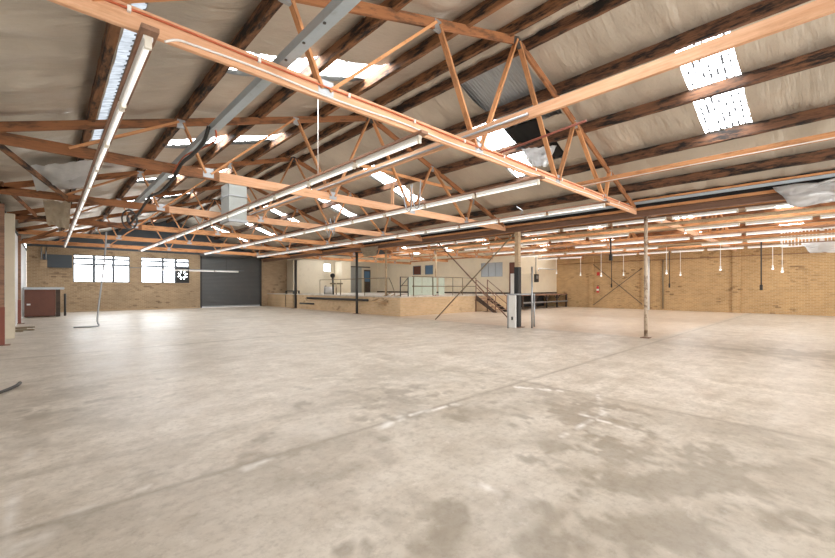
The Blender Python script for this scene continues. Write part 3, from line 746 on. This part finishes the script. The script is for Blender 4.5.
# guard rail along platform front
t = thing('guard_rail', 'pipe guard rail along the platform front edge', 'railing', (17, PY+.05, PZ))
for x in (14.5, 16.0, 17.7, 18.6, 19.9):
    bm = bmesh.new(); tube(bm, [(x, PY+.05, PZ), (x, PY+.05, PZ+1.08)], .024, 8); obj('rail_post', bm, 'hose_tan', t)
for dz, nm in ((1.08, 'top_rail'), (.55, 'mid_rail')):
    bm = bmesh.new(); tube(bm, [(14.4, PY+.05, PZ+dz), (19.95, PY+.05, PZ+dz)], .022, 8); obj(nm, bm, 'hose_tan', t)
for k, (x0, x1) in enumerate(((14.15, 15.15), (15.18, 16.32), (16.5, 17.0))):
    bm = bmesh.new(); box(bm, (x0, PY+.085, PZ+.06), (x1, PY+.10, PZ+1.05))
    solo('rail_panel', bm, 'mint_panel', ['left pale mint green panel behind the platform rail', 'middle pale mint green panel behind the platform rail', 'narrow pale mint green panel right of the tan platform post'][k], 'panel')
t = thing('safety_gate', 'small dark pipe gate with a diagonal at the platform corner', 'gate', (13.85, PY+.05, PZ))
for a, b in (((13.55, .05), (13.55, 1.05)), ((14.1, .05), (14.1, 1.05))):
    bm = bmesh.new(); tube(bm, [(a[0], PY+.05, PZ+a[1]-.05), (b[0], PY+.05, PZ+b[1])], .028, 8); obj('gate_post', bm, 'dark_steel', t)
for z in (.12, .58, 1.03):
    bm = bmesh.new(); tube(bm, [(13.55, PY+.05, PZ+z), (14.1, PY+.05, PZ+z)], .018, 8); obj('gate_rail', bm, 'rust_steel', t)
bm = bmesh.new(); tube(bm, [(13.55, PY+.05, PZ+.5), (14.1, PY+.05, PZ+1.0)], .018, 8); obj('gate_diagonal', bm, 'dark_steel', t)
t = thing('guard_rail', 'thin pipe guard rail along the platform side, left of the corner gate', 'railing', (PX+.06, 21, PZ))
for y in (16.9, 19.0, 21.6, 24.2):
    bm = bmesh.new(); tube(bm, [(PX+.06, y, PZ), (PX+.06, y, PZ+1.0)], .02, 8); obj('rail_post', bm, 'hose_tan', t)
bm = bmesh.new(); tube(bm, spline([(PX+.06, 24.2, PZ+1.0), (PX+.06, 20, PZ+1.0), (PX+.06, 17, PZ+1.0), (PX+.1, 16.7, PZ+.9), (PX+.16, 16.4, PZ+.3), (PX+.17, 16.35, PZ)], 6), .02, 8); obj('top_rail', bm, 'hose_tan', t)
# dark buffer pipe on the dock side + plank pile + machinery stand + rack
t = thing('buffer_pipe', 'dark buffer pipe running along the platform side', 'pipe', (PX-.25, 22, .6))
bm = bmesh.new(); tube(bm, [(PX-.14, 25.6, .80), (PX-.14, 18.4, .80)], .07, 10); obj('pipe_run', bm, 'dark_steel', t)
for y in (25.2, 22.4, 19.6):
    bm = bmesh.new(); bar(bm, (PX-.14, y, .8), (PX, y, .8), .06, .06); obj('bracket', bm, 'dark_steel', t)
bm = bmesh.new(); tube(bm, [(PX-.5, 26.0, .42), (PX-.3, 24.4, .42)], .06, 8); obj('pipe_stub', bm, 'dark_steel', t)
PILE = [((378, 305), (394, 297), .07), ((374, 301), (396, 299.5), .05), ((380, 299), (390, 294), .05), ((372, 303), (386, 297), .05)]
for k, (a, b, w) in enumerate(PILE):
    p, q = atX(*a, 13.2+.05*k), atX(*b, 13.42)
    p.z = .62+.05*k; q.z = PZ+.03+.045*k; q.x = PX+.25
    member('plank', p, q, .14, .035, 'tan_board'); o = C.objects[-1]
    tag(o, ['lowest grey plank sloping off the platform side by the corner', 'second plank in the sloping pile by the platform corner', 'short plank lying crosswise in the sloping pile', 'topmost plank of the sloping pile by the platform corner'][k], 'plank', 'planks leaning on the platform')
def stand(y, lab, k):
    x = PX+.75; t = thing('valve_stand', lab, 'pipe stand', (x, y, PZ))
    bm = bmesh.new(); tube(bm, [(x, y, PZ), (x, y+.1, PZ+1.25)], .06, 8); obj('stem', bm, 'dark_steel', t)
    bm = bmesh.new(); bmesh.ops.create_icosphere(bm, subdivisions=2, radius=.17, matrix=Matrix.Translation((x, y+.1, PZ+1.3))); obj('valve_head', bm, 'black_rubber', t)
    bm = bmesh.new(); tube(bm, [(x-.25, y, PZ+.75), (x+.3, y-.7, PZ+.75)], .05, 8); obj('cross_pipe', bm, 'hose_tan', t)
    bm = bmesh.new(); tube(bm, [(x-.02, y-.4, PZ), (x-.02, y-.4, PZ+.8)], .04, 8); obj('leg', bm, 'worn_white_post', t)
    bm = bmesh.new(); tube(bm, [(x+.2, y-.6, PZ), (x+.2, y-.6, PZ+.8)], .04, 8); obj('leg', bm, 'worn_white_post', t)
stand(23.6, 'dark valve and pipe stand on the platform by the small bright window', 0)
t = thing('steel_rack', 'low dark rack with a diagonal beside the platform end', 'rack', (13.9, 28.5, 0))
for x, y in ((13.55, 29.4), (13.55, 28.1), (14.6, 29.4)):
    bm = bmesh.new(); box(bm, (x-.05, y-.05, 0), (x+.05, y+.05, 1.3)); obj('leg', bm, 'dark_steel', t)
for z in (.5, 1.27):
    bm = bmesh.new(); bar(bm, (13.55, 29.4, z), (13.55, 28.1, z), .06, .06); bar(bm, (13.55, 29.4, z), (14.6, 29.4, z), .06, .06); obj('rail', bm, 'dark_steel', t)
bm = bmesh.new(); bar(bm, (13.55, 29.4, .1), (13.55, 28.1, 1.2), .05, .05); obj('diagonal', bm, 'dark_steel', t)

# ------------------------------------------------------------------ cream office walls on the platform
OX = 25.0
def hx(px0, px1, z0, z1):   # hole on plane X = OX from picture columns
    a, b = atX(px0, HY, OX).y, atX(px1, HY, OX).y; return (min(a, b), max(a, b), z0, z1)
HW = hx(481, 502.5, 2.37, 3.46); HD = hx(509, 516.5, PZ, 3.40); H1 = hx(413, 421, 2.72, 3.56); H2 = hx(425, 433, 2.72, 3.56)
struct('wall_office_side', panel_wall('x', OX, .2, PY+.3, WE, PZ, 4.6, [HW, HD, H1, H2]), 'cream_paint')
struct('wall_office_front', panel_wall('y', PY+.06, .2, OX, WR, PZ, 4.6, []), 'cream_paint')
HE = (18.5, 19.5, 3.0, 3.8); HB = (23.3, 24.15, PZ, 3.35)
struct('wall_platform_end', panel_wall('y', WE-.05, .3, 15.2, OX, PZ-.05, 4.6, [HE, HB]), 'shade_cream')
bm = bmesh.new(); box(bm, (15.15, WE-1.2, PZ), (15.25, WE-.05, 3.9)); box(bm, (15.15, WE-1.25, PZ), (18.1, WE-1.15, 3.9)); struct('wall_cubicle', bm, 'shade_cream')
bm = bmesh.new(); box(bm, (19.9, WE-1.3, PZ), (20.9, WE-.05, 4.0)); struct('wall_cupboard', bm, 'cream_paint')
bm = bmesh.new(); box(bm, (OX-.03, PY+.3, PZ), (OX-.002, WE, PZ+.12)); box(bm, (OX, PY+.035, PZ), (WR, PY+.058, PZ+.12)); struct('baseboard_office', bm, 'dark_timber')
def flat_window(idx, axis, plane, h, glass, mul, frame='aluminium_frame', out=-1):
    bm = bmesh.new(); a, b, p, q = h; w = .05
    def bx_(u0, u1, v0, v1, d0, d1): box(bm, (plane+d0, u0, v0) if axis == 'x' else (u0, plane+d0, v0), (plane+d1, u1, v1) if axis == 'x' else (u1, plane+d1, v1))
    bx_(a, a+w, p, q, 0, .1); bx_(b-w, b, p, q, 0, .1); bx_(a, b, p, p+w, 0, .1); bx_(a, b, q-w, q, 0, .1)
    for m in mul: bx_(a+(b-a)*m-w/2, a+(b-a)*m+w/2, p, q, 0, .1)
    o = struct('window_%d' % idx, bm, frame); bm = bmesh.new(); bx_(a+.01, b-.01, p+.01, q-.01, .05, .06); obj('pane', bm, glass, o); return o
flat_window(3, 'x', OX, HW, 'grey_glass', [.33, .66], 'galvanised')
flat_window(4, 'x', OX, H1, 'dark_red_ply', []); flat_window(5, 'x', OX, H2, 'blue_glass', [])
flat_window(6, 'y', WE-.05, HE, 'daylit_pane', [])
bm = bmesh.new(); box(bm, (OX+.05, HD[0], PZ), (OX+.1, HD[1], HD[3])); d2 = struct('door_2', bm, 'dark_red_ply')
bm = bmesh.new(); bmesh.ops.create_icosphere(bm, subdivisions=2, radius=.04, matrix=Matrix.Translation((OX+.02, HD[0]+.15, PZ+1.0))); obj('door_knob', bm, 'galvanised', d2)
bm = bmesh.new(); box(bm, (HB[0], WE, PZ), (HB[1], WE+.05, HB[3])); d3 = struct('door_3', bm, 'dark_timber')
bm = bmesh.new(); box(bm, (HB[0]+.1, WE-.02, PZ+1.1), (HB[1]-.1, WE+.0, HB[3]-.15)); obj('glass_panel', bm, 'blue_glass', d3)
bm = bmesh.new(); box(bm, (20.98, WE-.16, PZ), (22.95, WE-.08, 3.55)); t = solo('sliding_door_panel', bm, 'duct_grey', 'tall pale grey sliding panel on the platform end wall left of the dark door', 'sliding door')
bm = bmesh.new(); box(bm, (20.6, WE-.18, 3.55), (24.0, WE-.07, 3.66)); obj('track', bm, 'dark_steel', t, Matrix.Identity(4))
bm = bmesh.new(); tube(bm, [(14.3, 24.9, PZ+.28), (14.9, 24.6, PZ+.28)], .27, 18)
t = solo('drum', bm, 'white_enamel', 'small white drum lying on the platform below the bright window', 'drum')
bm = bmesh.new(); tube(bm, [(14.29, 24.905, PZ+.28), (14.33, 24.885, PZ+.28)], .29, 18); obj('rim', bm, 'galvanised', t, Matrix.Identity(4))
# objects on the platform
def pan(px0, px1, X, z0, z1, label, mat='white_enamel'):
    a, b = atX(px0, HY, X), atX(px1, HY, X); bm = bmesh.new(); box(bm, (X, min(a.y, b.y), z0), (X+.06, max(a.y, b.y), z1)); return solo('wall_panel', bm, mat, label, 'panel')
pan(510.5, 515.8, 24.6, PZ, 2.55, 'white sheet leaning by the dark office door')
pan(521.5, 531.5, 24.2, PZ, 2.5, 'wide white sheet standing on the platform right of the square post', 'cream_paint')
def extinguisher(x, y, z, d, label):
    t = thing('fire_extinguisher', label, 'fire extinguisher', (x, y, z)); c = Vector((x, y, z))
    bm = bmesh.new(); tube(bm, [c, c+Vector((0, 0, .02)), c+Vector((0, 0, .40)), c+Vector((0, 0, .47)), c+Vector((0, 0, .49))], [.07, .085, .085, .05, .03], 14); obj('cylinder', bm, 'red_paint', t)
    bm = bmesh.new(); tube(bm, [c+Vector((0, 0, .14)), c+Vector((0, 0, .28))], .087, 14); obj('band', bm, 'white_enamel', t)
    bm = bmesh.new(); tube(bm, [c+Vector((0, 0, .48)), c+Vector((0, 0, .55))], .03, 8); bar(bm, c+Vector((0, 0, .55)), c+d*.14+Vector((0, 0, .58)), .03, .02); obj('valve', bm, 'black_rubber', t)
    bm = bmesh.new(); tube(bm, spline([c+Vector((0, 0, .52)), c+d*.13+Vector((0, 0, .45)), c+d*.11+Vector((0, 0, .15))], 6), .012, 6); obj('hose', bm, 'black_rubber', t)
p = atX(593.6, 290, WR-.13); extinguisher(WR-.13+.02, p.y-.3, 1.15, Vector((0, -1, 0)), 'red fire extinguisher hung on the brick side wall')
bm = bmesh.new(); box(bm, (WR-.02, p.y-.40, 2.45), (WR-.005, p.y-.2, 2.7)); solo('safety_sign', bm, 'red_paint', 'small red sign above the extinguisher on the brick wall', 'sign')
extinguisher(18.15, WE-1.35, PZ+.1, Vector((1, 0, 0)), 'red fire extinguisher by the cream cubicle on the platform')
# conduits on brick side wall
bm = bmesh.new(); tube(bm, [(WR-.16, -4, 3.42), (WR-.16, PY-.1, 3.42)], .022, 6); solo('conduit', bm, 'rust_steel', 'long thin conduit along the top of the brick side wall', 'conduit')
bm = bmesh.new(); tube(bm, [(WR-.2, 8.9, 0), (WR-.2, 8.9, 3.7)], .07, 10); solo('downpipe', bm, 'white_enamel', 'white vertical downpipe on the brick side wall behind the round post', 'pipe')
bm = bmesh.new(); tube(bm, [(WR-.1, 8.05, .1), (WR-.1, 8.05, 3.4)], .05, 8); solo('downpipe', bm, 'hose_tan', 'tan vertical pipe on the brick wall right of the white downpipe', 'pipe')
bm = bmesh.new(); tube(bm, spline([(OX+5.2, PY+.0, 3.0), (OX+2.7, PY+.0, 3.0), (OX+2.55, PY+.0, 2.8)], 4), .05, 8); solo('conduit', bm, 'white_enamel', 'white pipe on the cream office front wall', 'conduit')
t = thing('switchboard', 'dark electrical box with conduit on the cream office front wall', 'electrical box', (OX+2.2, PY, 2.1))
bm = bmesh.new(); box(bm, (OX+1.95, PY-.1, 1.95), (OX+2.4, PY+.05, 2.55)); obj('case', bm, 'dark_steel', t)
bm = bmesh.new(); box(bm, (OX+2.03, PY-.12, 2.2), (OX+2.3, PY-.09, 2.45)); obj('cover', bm, 'galvanised', t)
bm = bmesh.new(); tube(bm, [(OX+2.15, PY, 2.5), (OX+2.15, PY, 4.4)], .03, 8); obj('riser', bm, 'galvanised', t)
bm = bmesh.new(); tube(bm, [(14.6, -4, 3.55), (14.6, 14.5, 3.58)], .05, 10); solo('service_pipe', bm, 'tan_board', 'long tan service pipe just beyond the valley beam', 'pipe')
# hanging pull cords in the far bay
CORDS = [(580, 255, 276), (600.5, 252, 277), (623, 254, 276), (666, 248, 274.5), (680, 248, 276), (720, 248, 271), (772.5, 246, 270), (782, 246, 273), (556, 256, 274)]
CL = ['over the bench by the cream office', 'left of the crossed rods on the brick wall', 'right of the crossed rods on the brick wall', 'just right of the round post', 'second right of the round post', 'left of the middle brick pilaster', 'just right of the long black cord', 'farthest right along the brick wall', 'against the cream office front']
for k, (px, y0, y1) in enumerate(CORDS):
    X = (26.6, 23.3)[k % 2] if px > 560 else 26.6
    p = atX(px, y1, X); top = CH0-.05
    t = thing('hanging_light', 'small white bulb on a hanging cord '+CL[k], 'hanging light', (X+.09, p.y, top), 'small hanging bulbs in the far bay')
    zb = p.z
    bm = bmesh.new(); tube(bm, [(X+.09, p.y, zb+.12), (X+.09, p.y, top)], .012, 6); obj('cord', bm, 'white_cable', t)
    bm = bmesh.new(); tube(bm, [(X+.09, p.y, zb+.12), (X+.09, p.y, zb+.24)], .035, 10); obj('socket', bm, 'white_enamel', t)
    bm = bmesh.new(); bmesh.ops.create_icosphere(bm, subdivisions=2, radius=.055, matrix=Matrix.Translation((X+.09, p.y, zb+.06))); obj('bulb', bm, 'tube_glass', t)
def black_cord(px, y1, X, lab, r=.03):
    p = atX(px, y1, X); t = thing('hanging_socket', lab, 'hanging socket', (X+.08, p.y, 3.65))
    bm = bmesh.new(); tube(bm, [(X+.08, p.y, p.z+.1), (X+.08, p.y, 3.7)], r, 6); obj('cord', bm, 'black_rubber', t)
    w = 1.8*r; bm = bmesh.new(); box(bm, (X+.08-w, p.y-w, p.z-.1), (X+.08+w, p.y+w, p.z+.15)); obj('socket_block', bm, 'black_rubber', t)
black_cord(761, 288, 23.3, 'long black cord with a plug block before the brick wall at right', .028)
black_cord(611, 286, 26.6, 'thin black cord hanging in front of the crossed rods', .02)
black_cord(669, 286, 26.6, 'thin black cord hanging right of the round post', .02)
black_cord(610, 258, 16.8, 'short thick black cord hanging between the square and round posts', .03)

# ------------------------------------------------------------------ left side
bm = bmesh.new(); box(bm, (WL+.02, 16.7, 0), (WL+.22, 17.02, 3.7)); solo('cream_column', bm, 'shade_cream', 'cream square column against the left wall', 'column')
for k, (y, lab) in enumerate(((14.9, 'red brown stud at the far left edge beside the cream column'), (19.4, 'red brown stud on the left wall just past the cream column'), (23.4, 'red brown stud on the left wall near the brown cupboard'))):
    t = thing('wall_stud', lab, 'stud', (WL+.1, y, 0), 'studs along the left wall')
    bm = bmesh.new(); box(bm, (WL+.02, y-.05, .02), (WL+.12, y+.05, 1.0)); obj('painted_base', bm, 'red_oxide', t)
    bm = bmesh.new(); box(bm, (WL+.025, y-.045, 1.0), (WL+.115, y+.045, 3.7)); obj('upper_stud', bm, 'cedar_batten', t)
    bm = bmesh.new(); box(bm, (WL+.0, y-.12, 0), (WL+.22, y+.12, .02)); obj('base_plate', bm, 'rust_steel', t)
# brown cupboard
t = thing('cupboard', 'low dark red timber cupboard in the left corner below the end windows', 'cupboard', (-.25, 28.6, 0))
bm = bmesh.new(); box(bm, (WL+.06, 28.1, .04), (.28, 29.3, 1.42)); obj('body', bm, 'dark_red_ply', t)
for x0, x1 in ((WL+.10, -.34), (-.32, .26)):
    bm = bmesh.new(); box(bm, (x0, 28.06, .08), (x1, 28.1, 1.38)); d = obj('door', bm, 'dark_red_ply', t)
bm = bmesh.new(); box(bm, (-.8, 28.02, .62), (-.66, 28.06, .70)); obj('handle', bm, 'white_enamel', d)
bm = bmesh.new(); box(bm, (WL+.03, 28.0, 1.42), (.62, 29.35, 1.54)); obj('top', bm, 'galvanised', t)
bm = bmesh.new(); box(bm, (.3, 28.05, 0), (.46, 28.3, 1.42)); obj('side_post', bm, 'dark_timber', t)
bm = bmesh.new(); box(bm, (.3, 29.1, 0), (.46, 29.3, 1.42)); obj('side_post', bm, 'dark_timber', t)
bm = bmesh.new(); tube(bm, [(.66, 28.6, 0), (.66, 28.6, 1.2)], .05, 8); solo('bollard', bm, 'dark_steel', 'thin dark upright pipe beside the brown cupboard', 'pipe')
bm = bmesh.new(); a, b = atY(43, 255, WE-.06), atY(72, 267, WE-.06); box(bm, (a.x, WE-.1, 2.75), (b.x, WE-.005, 3.55)); solo('blanking_panel', bm, 'slate_panel', 'dark slate panel on the end wall left of the windows', 'panel')
t = thing('meter_box', 'grey meter box with conduits high on the end wall corner', 'electrical box', (-.2, WE-.1, 2.75))
bm = bmesh.new(); box(bm, (-.35, WE-.2, 2.7), (-.05, WE-.01, 3.2)); obj('case', bm, 'tan_board', t)
for x in (-.3, -.1):
    bm = bmesh.new(); tube(bm, [(x, WE-.1, 3.15), (x, WE-.1, 3.95)], .03, 8); obj('conduit', bm, 'galvanised', t)
# dropped cable and hose pieces
p = fl(98, 327); bm = bmesh.new()
tube(bm, spline([(p.x+.25, p.y, 3.70), (p.x+.22, p.y, 2.9), (p.x+.12, p.y, 1.8), (p.x+.02, p.y, .8), (p.x-.02, p.y, .25), (p.x+.02, p.y-.03, .06), (p.x-.15, p.y-.03, .03), (p.x-.40, p.y+.0, .028), (p.x-.7, p.y+.1, .028)], 8), .028, 8)
solo('hanging_hose', bm, 'galvanised', 'grey hose dropping from the roof and curling on the floor at left', 'hose')
bm = bmesh.new(); a, b, c = fl(-4, 396), fl(9, 391), fl(20, 386); tube(bm, spline([(a.x, a.y, .03), (b.x, b.y, .03), ((b.x+c.x)/2+.02, (b.y+c.y)/2, .04), (c.x, c.y, .05)], 6), .024, 8)
solo('hose_end', bm, 'dark_steel', 'short dark hose end lying on the floor at the left edge', 'hose')
for k, (px, py, r) in enumerate(((19, 331.5, .36), (24, 330, .26))):
    c = fl(px, py); bm = bmesh.new()
    tube(bm, [(c.x+r*math.cos(a)*1.1, c.y+.7*r*math.sin(a), .03+.05*k) for a in [.4+4.6*i/24 for i in range(25)]], .026, 8)
    solo('hose_coil', bm, 'hose_tan', ['lower tan hose curl on the floor by the cream column', 'upper tan hose curl on the floor by the cream column'][k], 'hose')

# ------------------------------------------------------------------ hanging sheets, duct, grille
def sheet(name, p00, p10, p01, p11, bulge, mat, label, n=18, amp=.05, cat='sheet', seed=0):
    bm = bmesh.new(); rows = []; p00, p10, p01, p11 = map(Vector, (p00, p10, p01, p11)); nor = (p10-p00).cross(p01-p00).normalized()
    for i in range(n+1):
        r = []
        for j in range(n+1):
            u, v = i/n, j/n; p = p00*(1-u)*(1-v)+p10*u*(1-v)+p01*(1-u)*v+p11*u*v
            p = p+Vector((0, 0, -1))*bulge*math.sin(PI*u)*math.sin(PI*v)+nor*amp*(noise.noise(Vector((u*5+seed, v*5, seed)))+.5*noise.noise(Vector((u*12, v*12, seed+7))))
            p += Vector((0, 0, amp*.7*noise.noise(Vector((u*7, seed, v*3)))))
            r.append(bm.verts.new(p))
        rows.append(r)
    for a, b in zip(rows, rows[1:]):
        for j in range(n): bm.faces.new((a[j], a[j+1], b[j+1], b[j])).smooth = True
    g = bmesh.ops.solidify(bm, geom=bm.faces[:], thickness=.012)
    return solo(name, bm, mat, label, cat)
sheet('hanging_foil', (12.78, -2.4, 3.97), (12.74, 1.05, 3.93), (12.9, -2.2, 3.36), (12.86, .72, 3.44), .0, 'silver_foil', 'bulging silver foil sagging below the roof at the right edge', amp=.13, seed=3)
sheet('hanging_foil', (27.4, -.5, 3.75), (27.4, 1.2, 3.75), (27.7, -.5, 3.2), (27.7, .9, 3.25), .05, 'silver_foil', 'small crumpled foil flap at the top of the brick wall, far right', amp=.08, seed=5)
a = atY(47, 232, 13.6); b = atY(69, 232, 13.6)
sheet('hanging_insulation', (-.10, 13.3, 3.66), (.42, 13.3, 3.68), (-.02, 13.1, 3.05), (.38, 13.1, 2.95), .0, 'insulation', 'torn tan insulation flap hanging near the left wall', amp=.08, seed=9)
sheet('hanging_insulation', (12.55, 18.0, 3.72), (12.75, 16.6, 3.72), (12.6, 17.7, 3.18), (12.8, 16.9, 3.22), .0, 'insulation', 'tan insulation scrap hanging under the valley before the platform', amp=.07, seed=12)
sheet('dark_sheet', (8.72, 4.98, zc(8.72)+.27), (8.72, 5.98, zc(8.72)+.27), (10.18, 4.98, zc(10.18)+.22), (10.18, 5.98, zc(10.18)+.22), .06, 'dark_cavity', 'near-black sheet patch below the bare corrugated iron near the apex', amp=.03, seed=31)  # near-black sheet added under the iron to darken this patch
sheet('hanging_foil', (8.8, 5.5, 5.05), (9.1, 4.7, 5.0), (8.85, 5.2, 4.55), (9.0, 4.9, 4.5), .0, 'silver_foil', 'torn silver foil dangling below the bare iron near the apex', amp=.06, seed=15)
sheet('hanging_foil', (-.3, 11.6, 4.05), (.75, 11.3, 4.36), (-.2, 13.0, 3.80), (.75, 13.2, 4.1), .12, 'silver_foil', 'crumpled silver foil sagging above the left wall', amp=.035, seed=18)
# duct drop
t = thing('air_duct', 'pale grey square air duct dropping between the roof trusses', 'duct', (4.24, 12.9, 3.5))
bm = bmesh.new(); box(bm, (3.98, 12.55, 3.52), (4.5, 13.3, 4.7)); obj('duct_box', bm, 'duct_grey', t)
bm = bmesh.new(); box(bm, (3.955, 12.52, 3.52), (4.53, 13.33, 3.60)); box(bm, (3.96, 12.53, 4.3), (4.52, 13.32, 4.34)); obj('flange', bm, 'galvanised', t)
bm = bmesh.new()
for k in range(5): box(bm, (4.0, 12.60+.14*k, 3.49), (4.48, 12.63+.14*k, 3.52))
obj('grille', bm, 'white_enamel', t)
t = thing('wall_grille', 'white slatted vent grille high over the brick wall at the right edge', 'vent', (27.9, .6, 3.9))
bm = bmesh.new(); 
for z in (3.62, 4.42): box(bm, (28.0, -1.0, z), (28.08, 2.0, z+.07))
for y in (-1.0, .45, 1.93): box(bm, (28.0, y, 3.62), (28.08, y+.07, 4.49))
obj('frame', bm, 'white_enamel', t)
bm = bmesh.new(); k = 0
while k < 22: box(bm, (28.02, -.9+.13*k, 3.7), (28.06, -.86+.13*k, 4.42)); k += 1
obj('slats', bm, 'white_enamel', t)
# hanger rods, brackets and small roof clutter
for k, (px, py0, py1, X, lab) in enumerate(((318, 99, 166, 3.94, 'thin white hanger rod dropping to the second light row'),)):
    p = atX(px, py1, X); bm = bmesh.new(); tube(bm, [(p.x, p.y, 3.70), (p.x, p.y, zc(X)+.1)], .009, 6); solo('hanger_rod', bm, 'white_cable', lab, 'rod')
p = (10.42, 8.2); bm = bmesh.new(); tube(bm, spline([(10.3, 6.6, 3.95), (10.3, 6.4, 3.8), (10.36, 6.5, 3.72)], 6), .02, 6); solo('conduit', bm, 'galvanised', 'short bent conduit above the light row before the valley', 'conduit')
bm = bmesh.new(); tube(bm, [(5.95, 2.6, CH1+.12), (5.95, TY[0]+.1, CH1+.02)], .02, 8); solo('pipe_stub', bm, 'red_oxide', 'short red brown pipe stub lying on the nearest truss chord', 'pipe')
for k, (x, y) in enumerate(((6.3, 6.6), (6.4, 7.0), (7.3, 12.0), (7.4, 12.5))):
    bm = bmesh.new(); tube(bm, spline([(x, y, 4.0), (x+.02, y+.05, 3.7), (x+.05, y+.1, 3.45), (x+.1, y+.25, 3.4), (x+.12, y+.4, 3.6), (x+.1, y+.45, 4.0)], 6), .014, 6)
    solo('cable_loop', bm, 'galvanised', ['left grey cable loop hanging beyond the nearest truss', 'right grey cable loop hanging beyond the nearest truss', 'left grey cable loop hanging beyond the second truss', 'right grey cable loop hanging beyond the second truss'][k], 'cable')
tag(member('timber_tie', (5.9, TY[1]+.06, 4.85), (9.9, TY[1]+.06, 4.85), .04, .09, 'orange_pine'), 'short collar tie nailed across the second truss', 'timber beam')
for k, (x, y) in enumerate(((7.35, 11.0), (8.1, 11.0))):
    tag(member('timber_stub', (x, TY[1]+.08, 3.90), (x, TY[1]+.08, 4.55), .05, .11, 'new_pine'), ['left', 'right'][k]+' short upright timber standing on the second truss chord', 'timber stub')
for k, (a, b) in enumerate((((-.85, 9.0, 4.0), (.35, 13.5, 3.8)), ((-.8, 13.4, 3.95), (-.3, 18.1, 3.9)), ((-.7, 17.8, 3.6), (.5, 18.0, 4.05)), ((-.85, 22.4, 3.3), (.3, 22.6, 4.0)))):
    tag(member('loose_timber', a, b, .05, .11, 'brown_pine' if k % 2 else 'old_hardwood'), ['dark loose timber slung between the second and third trusses by the left wall', 'loose timber between the third and fourth trusses by the left wall', 'short brace timber by the left wall at the fourth truss', 'short brace timber by the left wall at the fifth truss'][k], 'timber')

# ------------------------------------------------------------------ light, camera, view
w = bpy.data.worlds.new('World'); bpy.context.scene.world = w; w.use_nodes = True
nt = w.node_tree; nt.nodes.clear(); bg = nt.nodes.new('ShaderNodeBackground'); ow = nt.nodes.new('ShaderNodeOutputWorld')
bg.inputs[0].default_value = (1.0, .985, .97, 1); bg.inputs[1].default_value = 3.0; nt.links.new(bg.outputs[0], ow.inputs[0])
cam = bpy.data.cameras.new('Camera'); co = bpy.data.objects.new('Camera', cam); C.objects.link(co)
cam.sensor_width = 36; cam.lens = 36*F0/835; cam.shift_y = 9/835; cam.clip_start = .05
fwd = Vector((AX, AY, 0)); co.rotation_euler = fwd.to_track_quat('-Z', 'Y').to_euler(); co.location = EYE
S = bpy.context.scene; S.camera = co
S.view_settings.view_transform = 'Standard'; S.view_settings.look = 'None'; S.view_settings.gamma = 1; S.view_settings.exposure = 0.78; S.view_settings.use_curve_mapping = False
S.cycles.use_denoising = True; S.cycles.max_bounces = 8; S.cycles.diffuse_bounces = 6; S.cycles.sample_clamp_indirect = 6
try: S.cycles.use_light_tree = True
except Exception: pass
